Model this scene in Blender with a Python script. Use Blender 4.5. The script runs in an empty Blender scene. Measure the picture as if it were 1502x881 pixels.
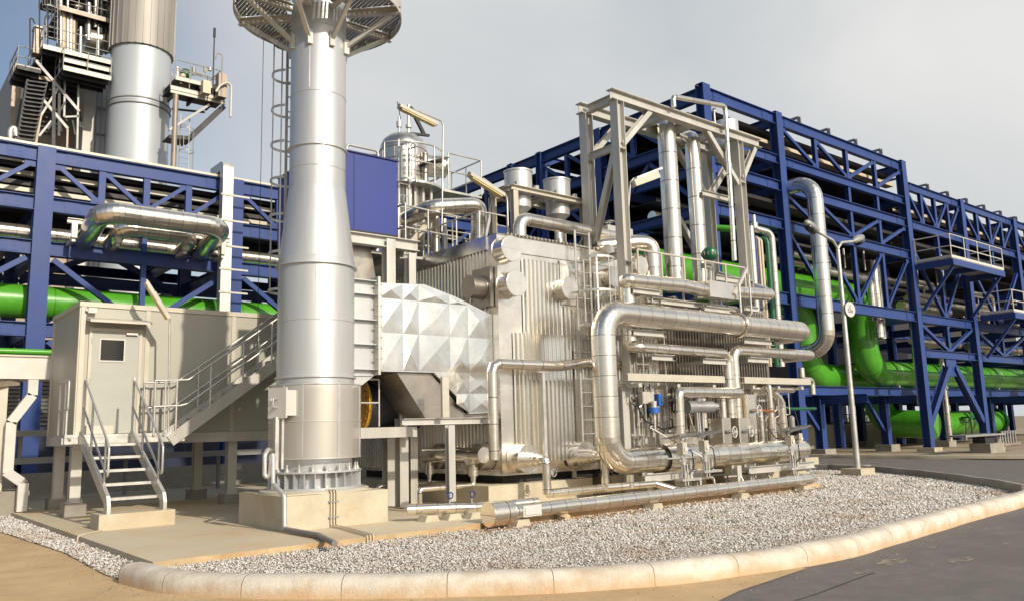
import bpy, math, random
from mathutils import Vector, Matrix
from math import sin, cos, pi, radians, hypot
random.seed(7)
SC = bpy.context.scene
# ------------------------------------------------------------------ camera
W_, H_, FPX = 1502.0, 881.0, 1204.3
PITCH, ROLL, YAW, CAMH = radians(8.864), radians(-1.584), radians(50.316), 1.6
_Fh = Vector((cos(YAW), sin(YAW), 0)); _R0 = Vector((sin(YAW), -cos(YAW), 0)); _Z = Vector((0, 0, 1))
_F = _Fh*cos(PITCH) + _Z*sin(PITCH); _U0 = -_Fh*sin(PITCH) + _Z*cos(PITCH)
_R = _R0*cos(ROLL) + _U0*sin(ROLL); _U = _U0*cos(ROLL) - _R0*sin(ROLL)
_C = Vector((0, 0, CAMH))
cam = bpy.data.cameras.new('camera'); camo = bpy.data.objects.new('camera', cam); SC.collection.objects.link(camo)
m = Matrix((_R, _U, -_F)).transposed().to_4x4(); m.translation = _C; camo.matrix_world = m
cam.sensor_fit = 'HORIZONTAL'; cam.sensor_width = 36; cam.lens = 36*FPX/W_; cam.clip_end = 3000; cam.clip_start = .1
SC.camera = camo
SC.render.resolution_x = 1024; SC.render.resolution_y = 600
# ------------------------------------------------------------------ light
SUN_EL, SUN_DIR = radians(27), Vector((0.03, -1.0, 0)).normalized()
world = bpy.data.worlds.new('World'); SC.world = world; world.use_nodes = True
nt = world.node_tree; nt.nodes.clear()
def N(nt, t, **k):
    n = nt.nodes.new(t)
    for a, b in k.items(): setattr(n, a, b)
    return n
o = N(nt, 'ShaderNodeOutputWorld'); sky = N(nt, 'ShaderNodeTexSky', sky_type='NISHITA', sun_disc=False)
sky.sun_elevation = SUN_EL; sky.sun_rotation = math.atan2(SUN_DIR.x, SUN_DIR.y)
sky.air_density = 1.0; sky.dust_density = 1.2
b1 = N(nt, 'ShaderNodeBackground'); b1.inputs[1].default_value = .11; nt.links.new(sky.outputs[0], b1.inputs[0])
tc = N(nt, 'ShaderNodeTexCoord')
dot = N(nt, 'ShaderNodeVectorMath', operation='DOT_PRODUCT'); nt.links.new(tc.outputs['Generated'], dot.inputs[0]); dot.inputs[1].default_value = tuple(_R0)
noi = N(nt, 'ShaderNodeTexNoise'); noi.inputs['Scale'].default_value = 2.2; noi.inputs['Detail'].default_value = 5; noi.inputs['Roughness'].default_value = .55
nt.links.new(tc.outputs['Generated'], noi.inputs[0])
ma = N(nt, 'ShaderNodeMath', operation='MULTIPLY_ADD'); nt.links.new(noi.outputs[0], ma.inputs[0]); ma.inputs[1].default_value = .32; nt.links.new(dot.outputs['Value'], ma.inputs[2])
mr = N(nt, 'ShaderNodeMapRange', interpolation_type='SMOOTHSTEP'); nt.links.new(ma.outputs[0], mr.inputs[0])
mr.inputs[1].default_value = -.42; mr.inputs[2].default_value = .08; mr.inputs[3].default_value = .04; mr.inputs[4].default_value = .98
n2 = N(nt, 'ShaderNodeTexNoise'); n2.inputs['Scale'].default_value = 2.0; n2.inputs['Detail'].default_value = 6; n2.inputs['Distortion'].default_value = .6
nt.links.new(tc.outputs['Generated'], n2.inputs[0])
cr = N(nt, 'ShaderNodeValToRGB'); nt.links.new(n2.outputs[0], cr.inputs[0])
cr.color_ramp.elements[0].position = .3; cr.color_ramp.elements[0].color = (.55, .59, .62, 1)
cr.color_ramp.elements[1].position = .7; cr.color_ramp.elements[1].color = (.80, .795, .775, 1)
b2 = N(nt, 'ShaderNodeBackground'); b2.inputs[1].default_value = 1.06; nt.links.new(cr.outputs[0], b2.inputs[0])
# the cloud bank stands over the plant; the rest of the dome is clear with a hazy rim
df = N(nt, 'ShaderNodeVectorMath', operation='DOT_PRODUCT'); nt.links.new(tc.outputs['Generated'], df.inputs[0]); df.inputs[1].default_value = tuple(_Fh)
mf = N(nt, 'ShaderNodeMapRange', interpolation_type='SMOOTHSTEP'); nt.links.new(df.outputs['Value'], mf.inputs[0]); mf.inputs[1].default_value = -.1; mf.inputs[2].default_value = .6
sz = N(nt, 'ShaderNodeSeparateXYZ'); nt.links.new(tc.outputs['Generated'], sz.inputs[0])
mh = N(nt, 'ShaderNodeMapRange', interpolation_type='SMOOTHSTEP'); nt.links.new(sz.outputs['Z'], mh.inputs[0]); mh.inputs[1].default_value = .12; mh.inputs[2].default_value = .7; mh.inputs[3].default_value = .9; mh.inputs[4].default_value = 0
mxx = N(nt, 'ShaderNodeMath', operation='MAXIMUM'); nt.links.new(mf.outputs[0], mxx.inputs[0]); nt.links.new(mh.outputs[0], mxx.inputs[1])
mm_ = N(nt, 'ShaderNodeMath', operation='MULTIPLY'); nt.links.new(mr.outputs[0], mm_.inputs[0]); nt.links.new(mxx.outputs[0], mm_.inputs[1])
mx = N(nt, 'ShaderNodeMixShader'); nt.links.new(mm_.outputs[0], mx.inputs[0]); nt.links.new(b1.outputs[0], mx.inputs[1]); nt.links.new(b2.outputs[0], mx.inputs[2])
# bright haze round the low sun
dg_ = N(nt, 'ShaderNodeVectorMath', operation='DOT_PRODUCT'); nt.links.new(tc.outputs['Generated'], dg_.inputs[0]); dg_.inputs[1].default_value = (SUN_DIR.x*cos(SUN_EL), SUN_DIR.y*cos(SUN_EL), sin(SUN_EL))
mg_ = N(nt, 'ShaderNodeMath', operation='MAXIMUM'); nt.links.new(dg_.outputs['Value'], mg_.inputs[0]); mg_.inputs[1].default_value = 0
pg_ = N(nt, 'ShaderNodeMath', operation='POWER'); nt.links.new(mg_.outputs[0], pg_.inputs[0]); pg_.inputs[1].default_value = 10
pm_ = N(nt, 'ShaderNodeMath', operation='MULTIPLY'); nt.links.new(pg_.outputs[0], pm_.inputs[0]); pm_.inputs[1].default_value = 2.2
b3 = N(nt, 'ShaderNodeBackground'); b3.inputs[0].default_value = (1, .90, .74, 1); nt.links.new(pm_.outputs[0], b3.inputs[1])
ad = N(nt, 'ShaderNodeAddShader'); nt.links.new(mx.outputs[0], ad.inputs[0]); nt.links.new(b3.outputs[0], ad.inputs[1])
nt.links.new(ad.outputs[0], o.inputs[0])
sl = bpy.data.lights.new('sun', 'SUN'); sl.energy = 4.1; sl.angle = radians(1.0); sl.color = (1, .895, .74)
so = bpy.data.objects.new('sun', sl); SC.collection.objects.link(so)
sd = Vector((SUN_DIR.x*cos(SUN_EL), SUN_DIR.y*cos(SUN_EL), sin(SUN_EL)))
so.rotation_euler = sd.to_track_quat('Z', 'Y').to_euler()
SC.view_settings.view_transform = 'Standard'; SC.view_settings.look = 'None'; SC.view_settings.exposure = -0.06; SC.view_settings.gamma = 1
SC.view_settings.use_curve_mapping = False
# ------------------------------------------------------------------ helpers
def P(u, v, **k):
    """world point where the sight line of a survey reading meets the plane x=, y= or z="""
    d = _F*FPX + _R*(u-W_/2) - _U*(v-H_/2)
    for ax, i in (('x', 0), ('y', 1), ('z', 2)):
        if ax in k:
            t = (k[ax]-_C[i])/d[i]; return _C + d*t
def V(*a): return Vector(a)
def principled(name):
    mt = bpy.data.materials.new(name); mt.use_nodes = True
    return mt, mt.node_tree, mt.node_tree.nodes['Principled BSDF']
def mat(name, col, rough=.5, metal=0., var=.12, scale=3., bump=.0, bscale=40., rvar=.1, dirt=None, dirtamt=.0, dscale=2., coat=0., streak=False, spec=None):
    mt, t, b = principled(name); L = t.links.new
    tc = N(t, 'ShaderNodeTexCoord'); geo = N(t, 'ShaderNodeNewGeometry')
    src = geo.outputs['Position']
    if streak:
        mp = N(t, 'ShaderNodeMapping'); mp.inputs['Scale'].default_value = (1, 1, .12); L(src, mp.inputs[0]); ssrc = mp.outputs[0]
    else: ssrc = src
    n = N(t, 'ShaderNodeTexNoise'); n.inputs['Scale'].default_value = scale; n.inputs['Detail'].default_value = 6; n.inputs['Roughness'].default_value = .65; L(ssrc, n.inputs[0])
    r = N(t, 'ShaderNodeMapRange'); L(n.outputs[0], r.inputs[0]); r.inputs[1].default_value = .3; r.inputs[2].default_value = .7; r.inputs[3].default_value = 1-var; r.inputs[4].default_value = 1+var*.6
    mixc = N(t, 'ShaderNodeMix', data_type='RGBA', blend_type='MULTIPLY'); mixc.inputs[0].default_value = 1
    mixc.inputs[6].default_value = (*col, 1); L(r.outputs[0], mixc.inputs[7]); out = mixc.outputs[2]
    if dirt:
        n3 = N(t, 'ShaderNodeTexNoise'); n3.inputs['Scale'].default_value = dscale; n3.inputs['Detail'].default_value = 8; n3.inputs['Roughness'].default_value = .7; L(ssrc, n3.inputs[0])
        r3 = N(t, 'ShaderNodeMapRange'); L(n3.outputs[0], r3.inputs[0]); r3.inputs[1].default_value = .45; r3.inputs[2].default_value = .72; r3.inputs[3].default_value = 0; r3.inputs[4].default_value = dirtamt
        m3 = N(t, 'ShaderNodeMix', data_type='RGBA'); L(r3.outputs[0], m3.inputs[0]); L(out, m3.inputs[6]); m3.inputs[7].default_value = (*dirt, 1); out = m3.outputs[2]
    L(out, b.inputs['Base Color'])
    rr = N(t, 'ShaderNodeMapRange'); L(n.outputs[0], rr.inputs[0]); rr.inputs[1].default_value = .3; rr.inputs[2].default_value = .7; rr.inputs[3].default_value = max(.05, rough-rvar); rr.inputs[4].default_value = min(1, rough+rvar)
    L(rr.outputs[0], b.inputs['Roughness'])
    b.inputs['Metallic'].default_value = metal
    if coat: b.inputs['Coat Weight'].default_value = coat
    if spec is not None: b.inputs['Specular IOR Level'].default_value = spec
    if bump:
        nb = N(t, 'ShaderNodeTexNoise'); nb.inputs['Scale'].default_value = bscale; nb.inputs['Detail'].default_value = 5; L(src, nb.inputs[0])
        bp = N(t, 'ShaderNodeBump'); bp.inputs['Strength'].default_value = bump; bp.inputs['Distance'].default_value = .02; L(nb.outputs[0], bp.inputs['Height']); L(bp.outputs[0], b.inputs['Normal'])
    return mt
def cladmat(name, col, rough=.28, seamcol=(.13, .09, .06), wob=.25, tint=.1, sw=.035):
    """jacketed pipe: each jacket length its own tone, dark seams between (attribute seam counts the lengths)"""
    mt, t, b = principled(name); L = t.links.new
    at = N(t, 'ShaderNodeAttribute', attribute_name='seam'); geo = N(t, 'ShaderNodeNewGeometry')
    fl = N(t, 'ShaderNodeMath', operation='FLOOR'); L(at.outputs['Fac'], fl.inputs[0])
    wn = N(t, 'ShaderNodeTexWhiteNoise', noise_dimensions='1D'); L(fl.outputs[0], wn.inputs['W'])
    rg = N(t, 'ShaderNodeMapRange'); L(wn.outputs['Value'], rg.inputs[0]); rg.inputs[3].default_value = 1-tint; rg.inputs[4].default_value = 1+tint*.5
    mc = N(t, 'ShaderNodeMix', data_type='RGBA', blend_type='MULTIPLY'); mc.inputs[0].default_value = 1; mc.inputs[6].default_value = (*col, 1); L(rg.outputs[0], mc.inputs[7])
    n = N(t, 'ShaderNodeTexNoise'); n.inputs['Scale'].default_value = 2.3; n.inputs['Detail'].default_value = 7; n.inputs['Roughness'].default_value = .7; L(geo.outputs['Position'], n.inputs[0])
    dr = N(t, 'ShaderNodeMapRange'); L(n.outputs[0], dr.inputs[0]); dr.inputs[1].default_value = .5; dr.inputs[2].default_value = .75; dr.inputs[3].default_value = 0; dr.inputs[4].default_value = .35
    md = N(t, 'ShaderNodeMix', data_type='RGBA'); L(dr.outputs[0], md.inputs[0]); L(mc.outputs[2], md.inputs[6]); md.inputs[7].default_value = (.50, .41, .30, 1)
    # seam
    fr = N(t, 'ShaderNodeMath', operation='FRACT'); L(at.outputs['Fac'], fr.inputs[0])
    s1 = N(t, 'ShaderNodeMath', operation='LESS_THAN'); L(fr.outputs[0], s1.inputs[0]); s1.inputs[1].default_value = sw
    sc = N(t, 'ShaderNodeMath', operation='MULTIPLY'); L(s1.outputs[0], sc.inputs[0]); sc.inputs[1].default_value = .7
    ms = N(t, 'ShaderNodeMix', data_type='RGBA'); L(sc.outputs[0], ms.inputs[0]); L(md.outputs[2], ms.inputs[6]); ms.inputs[7].default_value = (*seamcol, 1)
    L(ms.outputs[2], b.inputs['Base Color'])
    b.inputs['Metallic'].default_value = .93
    rr = N(t, 'ShaderNodeMapRange'); L(n.outputs[0], rr.inputs[0]); rr.inputs[1].default_value = .3; rr.inputs[2].default_value = .75; rr.inputs[3].default_value = rough-.08; rr.inputs[4].default_value = rough+.13
    L(rr.outputs[0], b.inputs['Roughness'])
    nb = N(t, 'ShaderNodeTexNoise'); nb.inputs['Scale'].default_value = 5; nb.inputs['Detail'].default_value = 3; L(geo.outputs['Position'], nb.inputs[0])
    bp = N(t, 'ShaderNodeBump'); bp.inputs['Strength'].default_value = wob; bp.inputs['Distance'].default_value = .03; L(nb.outputs[0], bp.inputs['Height']); L(bp.outputs[0], b.inputs['Normal'])
    return mt
M = {}
M['clad'] = cladmat('stainless_jacket', (.88, .82, .72), rough=.20, wob=.09)
M['clad_dull'] = cladmat('dull_jacket', (.56, .51, .43), rough=.36, wob=.15)
M['sheet'] = mat('stainless_sheet', (.88, .83, .74), .24, .95, var=.10, scale=1.2, bump=.14, bscale=2.0, rvar=.10, dirt=(.55, .44, .30), dirtamt=.3, dscale=.9)
M['ribsheet'] = mat('ribbed_stainless', (.90, .875, .815), .22, .97, var=.08, scale=1.0, bump=.04, bscale=1.5, rvar=.08, dirt=(.58,.48,.35), dirtamt=.25, dscale=1.1, streak=True)
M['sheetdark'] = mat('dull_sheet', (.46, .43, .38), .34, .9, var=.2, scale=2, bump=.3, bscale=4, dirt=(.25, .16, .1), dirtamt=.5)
M['quilt'] = mat('galvanised_sheet', (.82, .82, .79), .25, .97, var=.08, scale=1.5, bump=.07, bscale=3, dirt=(.5,.45,.36), dirtamt=.3)
M['alu'] = mat('aluminium_paint', (.57, .58, .585), .40, .55, var=.10, scale=1.3, rvar=.07, bump=.05, bscale=4, streak=True, dirt=(.40, .37, .33), dirtamt=.35, dscale=2.2)
M['alu2'] = mat('stack_paint', (.46, .49, .52), .5, .25, var=.08, scale=.6, streak=True)
M['bandgrey'] = mat('weathered_band', (.34, .32, .29), .55, .3, var=.2, scale=.8, streak=True)
M['galv'] = mat('galvanised_steel', (.56, .55, .52), .42, .6, var=.15, scale=4)
M['steel'] = mat('grey_steel_paint', (.54, .53, .49), .42, .3, var=.13, scale=2.5, dirt=(.36, .28, .19), dirtamt=.25, streak=True)
M['steelgrey'] = mat('mid_grey_steel', (.30, .30, .29), .5, .3, var=.15, scale=2.5)
M['darksteel'] = mat('dark_steel', (.032, .031, .033), .55, .2, var=.3)
M['brownsteel'] = mat('weathered_steel', (.30, .25, .20), .5, .3, var=.3, scale=2)
M['blue'] = mat('blue_paint', (.025, .056, .210), .42, 0, var=.16, scale=1.2, dirt=(.05, .075, .17), dirtamt=.4, dscale=.7, rvar=.08, spec=.3)
M['bluebox'] = mat('bright_blue_panel', (.021, .038, .22), .45, 0, var=.05, scale=.8)
M['green'] = mat('green_paint', (.078, .34, .024), .30, 0, var=.14, scale=.9, rvar=.06, coat=.3, dirt=(.06, .25, .02), dirtamt=.4)
M['dkgreen'] = mat('dark_green_paint', (.008, .10, .045), .35, 0, var=.15)
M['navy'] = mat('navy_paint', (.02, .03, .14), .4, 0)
M['beige'] = mat('beige_paint', (.55, .46, .33), .45, 0)
M['yellow'] = mat('yellow_paint', (.65, .36, .03), .45, 0, dirt=(.2, .1, .03), dirtamt=.5)
M['white'] = mat('white_paint', (.56, .55, .51), .45, 0, var=.08)
M['lampglass'] = mat('yellowed_diffuser', (.62, .50, .22), .35, 0, var=.1)
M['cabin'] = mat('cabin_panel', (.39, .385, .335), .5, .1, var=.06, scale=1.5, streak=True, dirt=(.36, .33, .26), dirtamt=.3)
M['cream'] = mat('cream_trim', (.50, .47, .39), .45, .1, var=.08)
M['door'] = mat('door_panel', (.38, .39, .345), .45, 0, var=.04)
M['glass'] = mat('dark_glass', (.015, .014, .012), .12, 0, var=.2, rvar=.03)
M['conc'] = mat('concrete', (.50, .455, .35), .85, 0, var=.16, scale=2.2, bump=.35, bscale=30, dirt=(.42, .28, .12), dirtamt=.5, dscale=1.2)
M['conc_grey'] = mat('grey_concrete', (.30, .28, .24), .88, 0, var=.2, scale=2.5, bump=.4, bscale=30, dirt=(.2, .16, .11), dirtamt=.5, dscale=1.6)
M['slab'] = mat('slab_concrete', (.60, .52, .38), .85, 0, var=.12, scale=1.1, bump=.2, bscale=50, dirt=(.46, .30, .13), dirtamt=.75, dscale=.55)
M['slabedge'] = mat('stained_slab_edge', (.50, .38, .22), .9, 0, var=.25, scale=3, bump=.5, bscale=25, dirt=(.42, .19, .06), dirtamt=.8, dscale=1.8)
M['kerb'] = mat('kerb_concrete', (.62, .575, .49), .85, 0, var=.15, scale=3, bump=.35, bscale=45, dirt=(.38, .26, .14), dirtamt=.75, dscale=2.6)
M['tan'] = mat('sandy_concrete', (.58, .41, .225), .9, 0, var=.20, scale=1.6, bump=.5, bscale=90, dirt=(.45, .29, .14), dirtamt=.55, dscale=.9)
M['vessel'] = mat('vessel_jacket', (.74, .71, .65), .30, .93, var=.15, scale=3, bump=.2, bscale=5, dirt=(.4,.32,.22), dirtamt=.4)
M['tanstreak'] = mat('sand_film', (.34, .29, .23), .95, 0, var=.2, scale=2)
def feather(mt, sc, lo, hi):
    t = mt.node_tree; b = t.nodes['Principled BSDF']; g_ = N(t,'ShaderNodeNewGeometry'); n = N(t,'ShaderNodeTexNoise'); n.inputs['Scale'].default_value = sc; n.inputs['Detail'].default_value = 8; n.inputs['Roughness'].default_value = .75
    t.links.new(g_.outputs['Position'], n.inputs[0]); r = N(t,'ShaderNodeMapRange'); t.links.new(n.outputs[0], r.inputs[0]); r.inputs[1].default_value = lo; r.inputs[2].default_value = hi; t.links.new(r.outputs[0], b.inputs['Alpha'])
feather(M['tanstreak'], 9, .42, .58)
def weldlines(mt, w):
    t = mt.node_tree; b = t.nodes['Principled BSDF']; src = b.inputs['Base Color'].links[0].from_socket
    at = N(t,'ShaderNodeAttribute',attribute_name='seam'); fr = N(t,'ShaderNodeMath',operation='FRACT'); t.links.new(at.outputs['Fac'],fr.inputs[0]); ls = N(t,'ShaderNodeMath',operation='LESS_THAN'); t.links.new(fr.outputs[0],ls.inputs[0]); ls.inputs[1].default_value = w
    ml = N(t,'ShaderNodeMath',operation='MULTIPLY'); t.links.new(ls.outputs[0],ml.inputs[0]); ml.inputs[1].default_value = .55
    mx = N(t,'ShaderNodeMix',data_type='RGBA'); t.links.new(ml.outputs[0],mx.inputs[0]); t.links.new(src,mx.inputs[6]); mx.inputs[7].default_value = (.015,.06,.005,1); t.links.new(mx.outputs[2],b.inputs['Base Color'])
weldlines(M['green'], .012)
M['earth'] = mat('dry_earth', (.30, .23, .14), .95, 0, var=.25, scale=.6, bump=.5, bscale=14, dirt=(.16, .14, .07), dirtamt=.5, dscale=.2)
M['road'] = mat('asphalt', (.205, .185, .175), .88, 0, var=.22, scale=3.5, bump=.9, bscale=150, dirt=(.15, .132, .12), dirtamt=.6, dscale=.8)
M['hood'] = mat('hood_plate', (.13, .13, .13), .5, .3, var=.15)
M['soil'] = mat('rusty_soil', (.33, .20, .10), .95, 0, var=.3, scale=4, bump=.6, bscale=30, dirt=(.40,.32,.22), dirtamt=.6, dscale=3)
M['black'] = mat('black_rubber', (.012, .012, .012), .6)
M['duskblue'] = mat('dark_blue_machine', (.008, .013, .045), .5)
M['rust'] = mat('rust', (.30, .10, .035), .85, var=.4)
M['valveblue'] = mat('valve_blue', (.02, .12, .45), .4)
M['actuator'] = mat('actuator_grey', (.26, .26, .27), .4, .3)
M['pvc'] = mat('grey_pvc', (.19, .17, .17), .45)
M['leaf'] = mat('leaves', (.05, .085, .02), .8, var=.4, scale=9)
ORG = {}
class MB:
    def __init__(s): s.v=[]; s.f=[]; s.sm=[]; s.a=[]; s.sh=set()
    def add(s, vs, fs, smooth=False, a=None):
        b = len(s.v); s.v.extend([tuple(x) for x in vs]); s.a.extend(a if a else [.5]*len(vs))
        for f in fs: s.f.append(tuple(b+i for i in f)); s.sm.append(smooth)
        return b
    def box(s, x0, y0, z0, x1, y1, z1):
        x0, x1 = min(x0, x1), max(x0, x1); y0, y1 = min(y0, y1), max(y0, y1); z0, z1 = min(z0, z1), max(z0, z1)
        s.add([(x0,y0,z0),(x1,y0,z0),(x1,y1,z0),(x0,y1,z0),(x0,y0,z1),(x1,y0,z1),(x1,y1,z1),(x0,y1,z1)],
              [(0,3,2,1),(4,5,6,7),(0,1,5,4),(1,2,6,5),(2,3,7,6),(3,0,4,7)]); return s
    def frame(s, p, q, up=(0,0,1)):
        d = (q-p).normalized(); up = Vector(up)
        if abs(d.dot(up)) > .98: up = Vector((0,1,0)) if abs(d.y) < .9 else Vector((1,0,0))
        x = d.cross(up).normalized(); return d, x, x.cross(d).normalized()
    def bar(s, p, q, w, h, up=(0,0,1), ox=0, oz=0):
        """rectangular bar p->q, w across, h along up"""
        p, q = Vector(p), Vector(q); d, x, z = s.frame(p, q, up)
        c = x*ox + z*oz; vs = []
        for e in (p, q):
            for sx, sz in ((-1,-1),(1,-1),(1,1),(-1,1)): vs.append(e + c + x*(sx*w/2) + z*(sz*h/2))
        s.add(vs, [(0,1,2,3),(7,6,5,4),(0,4,5,1),(1,5,6,2),(2,6,7,3),(3,7,4,0)]); return s
    def ibeam(s, p, q, w, h, t=.018, tw=.014, up=(0,0,1)):
        s.bar(p, q, w, t, up, oz=h/2-t/2); s.bar(p, q, w, t, up, oz=-h/2+t/2); s.bar(p, q, tw, h-2*t, up); return s
    def cyl(s, p, q, r, r2=None, n=16, caps=True, seam=None, smooth=True):
        p, q = Vector(p), Vector(q); r2 = r if r2 is None else r2
        d, x, z = s.frame(p, q); L = (q-p).length
        vs = [e + (x*cos(2*pi*i/n)+z*sin(2*pi*i/n))*rr for e, rr in ((p, r), (q, r2)) for i in range(n)]
        a = None
        if seam: a = [.5]*n + [.5+L/seam]*n
        b = s.add(vs, [(i, (i+1)%n, n+(i+1)%n, n+i) for i in range(n)], smooth, a)
        if caps:
            s.f.append(tuple(b+n-1-i for i in range(n))); s.sm.append(False); s.f.append(tuple(b+n+i for i in range(n))); s.sm.append(False)
            for k in (0, n):
                for i in range(n): s.sh.add((b+k+i, b+k+(i+1)%n))
        return s
    def lathe(s, c, prof, n=32, sharp=True, axis=(0,0,1), arc=(0, 2*pi), capends=True, seams=False):
        """profile of (radius, height) swept about axis at c"""
        c = Vector(c); ax = Vector(axis).normalized()
        x = ax.cross(Vector((0,0,1)));  x = Vector((1,0,0)) if x.length < .1 else x.normalized(); y = ax.cross(x)
        vs = []; a = []
        for k, (r, h) in enumerate(prof):
            for i in range(n):
                t = arc[0]+(arc[1]-arc[0])*i/n; vs.append(c + ax*h + (x*cos(t)+y*sin(t))*max(r, 1e-4)); a.append(float(k) if seams else .5)
        b = len(s.v); fs = []
        for k in range(len(prof)-1):
            for i in range(n): j = (i+1) % n; fs.append((k*n+i, k*n+j, k*n+n+j, k*n+n+i))
        s.add(vs, fs, True, a)
        if capends:
            s.f.append(tuple(b+n-1-i for i in range(n))); s.sm.append(False)
            e = b+(len(prof)-1)*n; s.f.append(tuple(e+i for i in range(n))); s.sm.append(False)
        if sharp:
            for k in range(len(prof)):
                if k in (0, len(prof)-1): sharpk = True
                else:
                    d1 = Vector((prof[k][0]-prof[k-1][0], prof[k][1]-prof[k-1][1])); d2 = Vector((prof[k+1][0]-prof[k][0], prof[k+1][1]-prof[k][1]))
                    sharpk = d1.length > 0 and d2.length > 0 and d1.angle(d2) > .45
                if sharpk:
                    for i in range(n): s.sh.add((b+k*n+i, b+k*n+(i+1)%n))
        return s
    def tube(s, pts, r, bend=None, n=14, seg=6, seam=.5, lob=False, caps=True, a0=None):
        pts = [Vector(p) for p in pts]; rings = []; a = a0 if a0 is not None else random.uniform(.2, .8)+random.randrange(50)
        sharp = []
        if bend is None: bend = r*1.5
        cur = pts[0]; rings.append((pts[0], (pts[1]-pts[0]).normalized(), a, False))
        for k in range(1, len(pts)-1):
            d1 = (pts[k]-pts[k-1]).normalized(); d2 = (pts[k+1]-pts[k]).normalized(); ang = d1.angle(d2)
            if ang < .01: continue
            T = bend*math.tan(ang/2); T = min(T, (pts[k]-pts[k-1]).length*.49, (pts[k+1]-pts[k]).length*.49); R = T/math.tan(ang/2)
            st = pts[k]-d1*T; nrm = (d2 - d1*d1.dot(d2)).normalized(); cen = st + nrm*R
            a += (st-cur).length/seam; nn = max(2, int(round(seg*ang/(pi/2))))
            for j in range(nn+1):
                t = ang*j/nn; pos = cen + (-nrm*cos(t) + d1*sin(t))*R; tan = d1*cos(t)+nrm*sin(t)
                if lob: rings.append((pos, tan, math.ceil(a)+j if True else a, True))
                else: rings.append((pos, tan, a + R*t/seam, False))
            a = (math.ceil(a)+nn) if lob else a + R*ang/seam
            cur = pts[k]+d2*T
        a += (pts[-1]-cur).length/seam; rings.append((pts[-1], (pts[-1]-pts[-2]).normalized(), a, False))
        x = None; vs = []; at = []; b = len(s.v)
        for pos, tan, aa, sh in rings:
            if x is None:
                x = tan.cross(Vector((0,0,1)));  x = Vector((1,0,0)) if x.length < .05 else x.normalized()
            x = (x - tan*x.dot(tan)).normalized(); y = tan.cross(x)
            for i in range(n): vs.append(pos + (x*cos(2*pi*i/n)+y*sin(2*pi*i/n))*r); at.append(aa)
        fs = [(k*n+i, k*n+n+i, k*n+n+(i+1)%n, k*n+(i+1)%n)[::-1] for k in range(len(rings)-1) for i in range(n)]
        s.add(vs, fs, True, at)
        for k, rg in enumerate(rings):
            if rg[3]:
                for i in range(n): s.sh.add((b+k*n+i, b+k*n+(i+1)%n))
        if caps:
            s.f.append(tuple(b+n-1-i for i in range(n))); s.sm.append(False)
            e = b+(len(rings)-1)*n; s.f.append(tuple(e+i for i in range(n))); s.sm.append(False)
            for k in (0, len(rings)-1):
                for i in range(n): s.sh.add((b+k*n+i, b+k*n+(i+1)%n))
        return s
    def torus(s, c, axis, R, r, n=20, m=6, arc=(0, 2*pi)):
        c = Vector(c); ax = Vector(axis).normalized(); x = ax.cross(Vector((0,0,1))); x = Vector((1,0,0)) if x.length < .1 else x.normalized(); y = ax.cross(x)
        full = abs(arc[1]-arc[0]-2*pi) < 1e-3; cnt = n if full else n+1; vs = []
        for i in range(cnt):
            t = arc[0]+(arc[1]-arc[0])*i/n; d = x*cos(t)+y*sin(t)
            for j in range(m): u = 2*pi*j/m; vs.append(c + d*(R+r*cos(u)) + ax*(r*sin(u)))
        fs = []
        for i in range(n):
            i2 = (i+1) % cnt
            for j in range(m): j2 = (j+1) % m; fs.append((i*m+j, i2*m+j, i2*m+j2, i*m+j2))
        s.add(vs, fs, True); return s
    def prism(s, poly, vec):
        """closed polygon (list of points) extruded by vec"""
        n = len(poly); poly = [Vector(p) for p in poly]; vec = Vector(vec)
        s.add(poly+[p+vec for p in poly], [tuple(range(n))[::-1], tuple(range(n, 2*n))]+[(i, (i+1)%n, n+(i+1)%n, n+i) for i in range(n)]); return s
    def build(s, name, mt, parent=None, label=None, cat=None, group=None, kind=None):
        me = bpy.data.meshes.new(name)
        if parent is not None: org = ORG[parent.name]
        else:
            xs = [v[0] for v in s.v]; ys = [v[1] for v in s.v]; zs = [v[2] for v in s.v]
            org = Vector(((min(xs)+max(xs))/2, (min(ys)+max(ys))/2, min(zs)))
        me.from_pydata([(v[0]-org.x, v[1]-org.y, v[2]-org.z) for v in s.v], [], s.f)
        me.polygons.foreach_set('use_smooth', s.sm)
        at = me.attributes.new('seam', 'FLOAT', 'POINT'); at.data.foreach_set('value', s.a)
        if s.sh:
            ss = {(min(i, j), max(i, j)) for i, j in s.sh}
            se = me.attributes.new('sharp_edge', 'BOOLEAN', 'EDGE')
            se.data.foreach_set('value', [(min(e.vertices), max(e.vertices)) in ss for e in me.edges])
        me.materials.append(M[mt] if isinstance(mt, str) else mt)
        me.update()
        ob = bpy.data.objects.new(name, me); SC.collection.objects.link(ob)
        if parent is not None: ob.parent = parent
        else: ob.location = org
        ORG[ob.name] = org
        return tag(ob, label, cat, group, kind)
def tag(ob, label=None, cat=None, group=None, kind=None):
    if label: ob['label'] = label
    if cat: ob['category'] = cat
    if group: ob['group'] = group
    if kind: ob['kind'] = kind
    return ob
def thing(name, label, cat, loc, group=None):
    o = bpy.data.objects.new(name, None); SC.collection.objects.link(o); o.location = loc; ORG[o.name] = Vector(loc); o.empty_display_size = .2
    return tag(o, label, cat, group)
def dup(root, delta, label):
    """copy a thing with its parts and sub-parts"""
    r = root.copy(); SC.collection.objects.link(r); r.location = Vector(root.location)+Vector(delta); r['label'] = label; ORG[r.name] = ORG[root.name]+Vector(delta)
    def rec(a, b):
        for ch in list(a.children):
            c = ch.copy(); SC.collection.objects.link(c); c.parent = b; rec(ch, c)
    rec(root, r); return r
def struct(mb, name, mt): return mb.build(name, mt, kind='structure')
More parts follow.
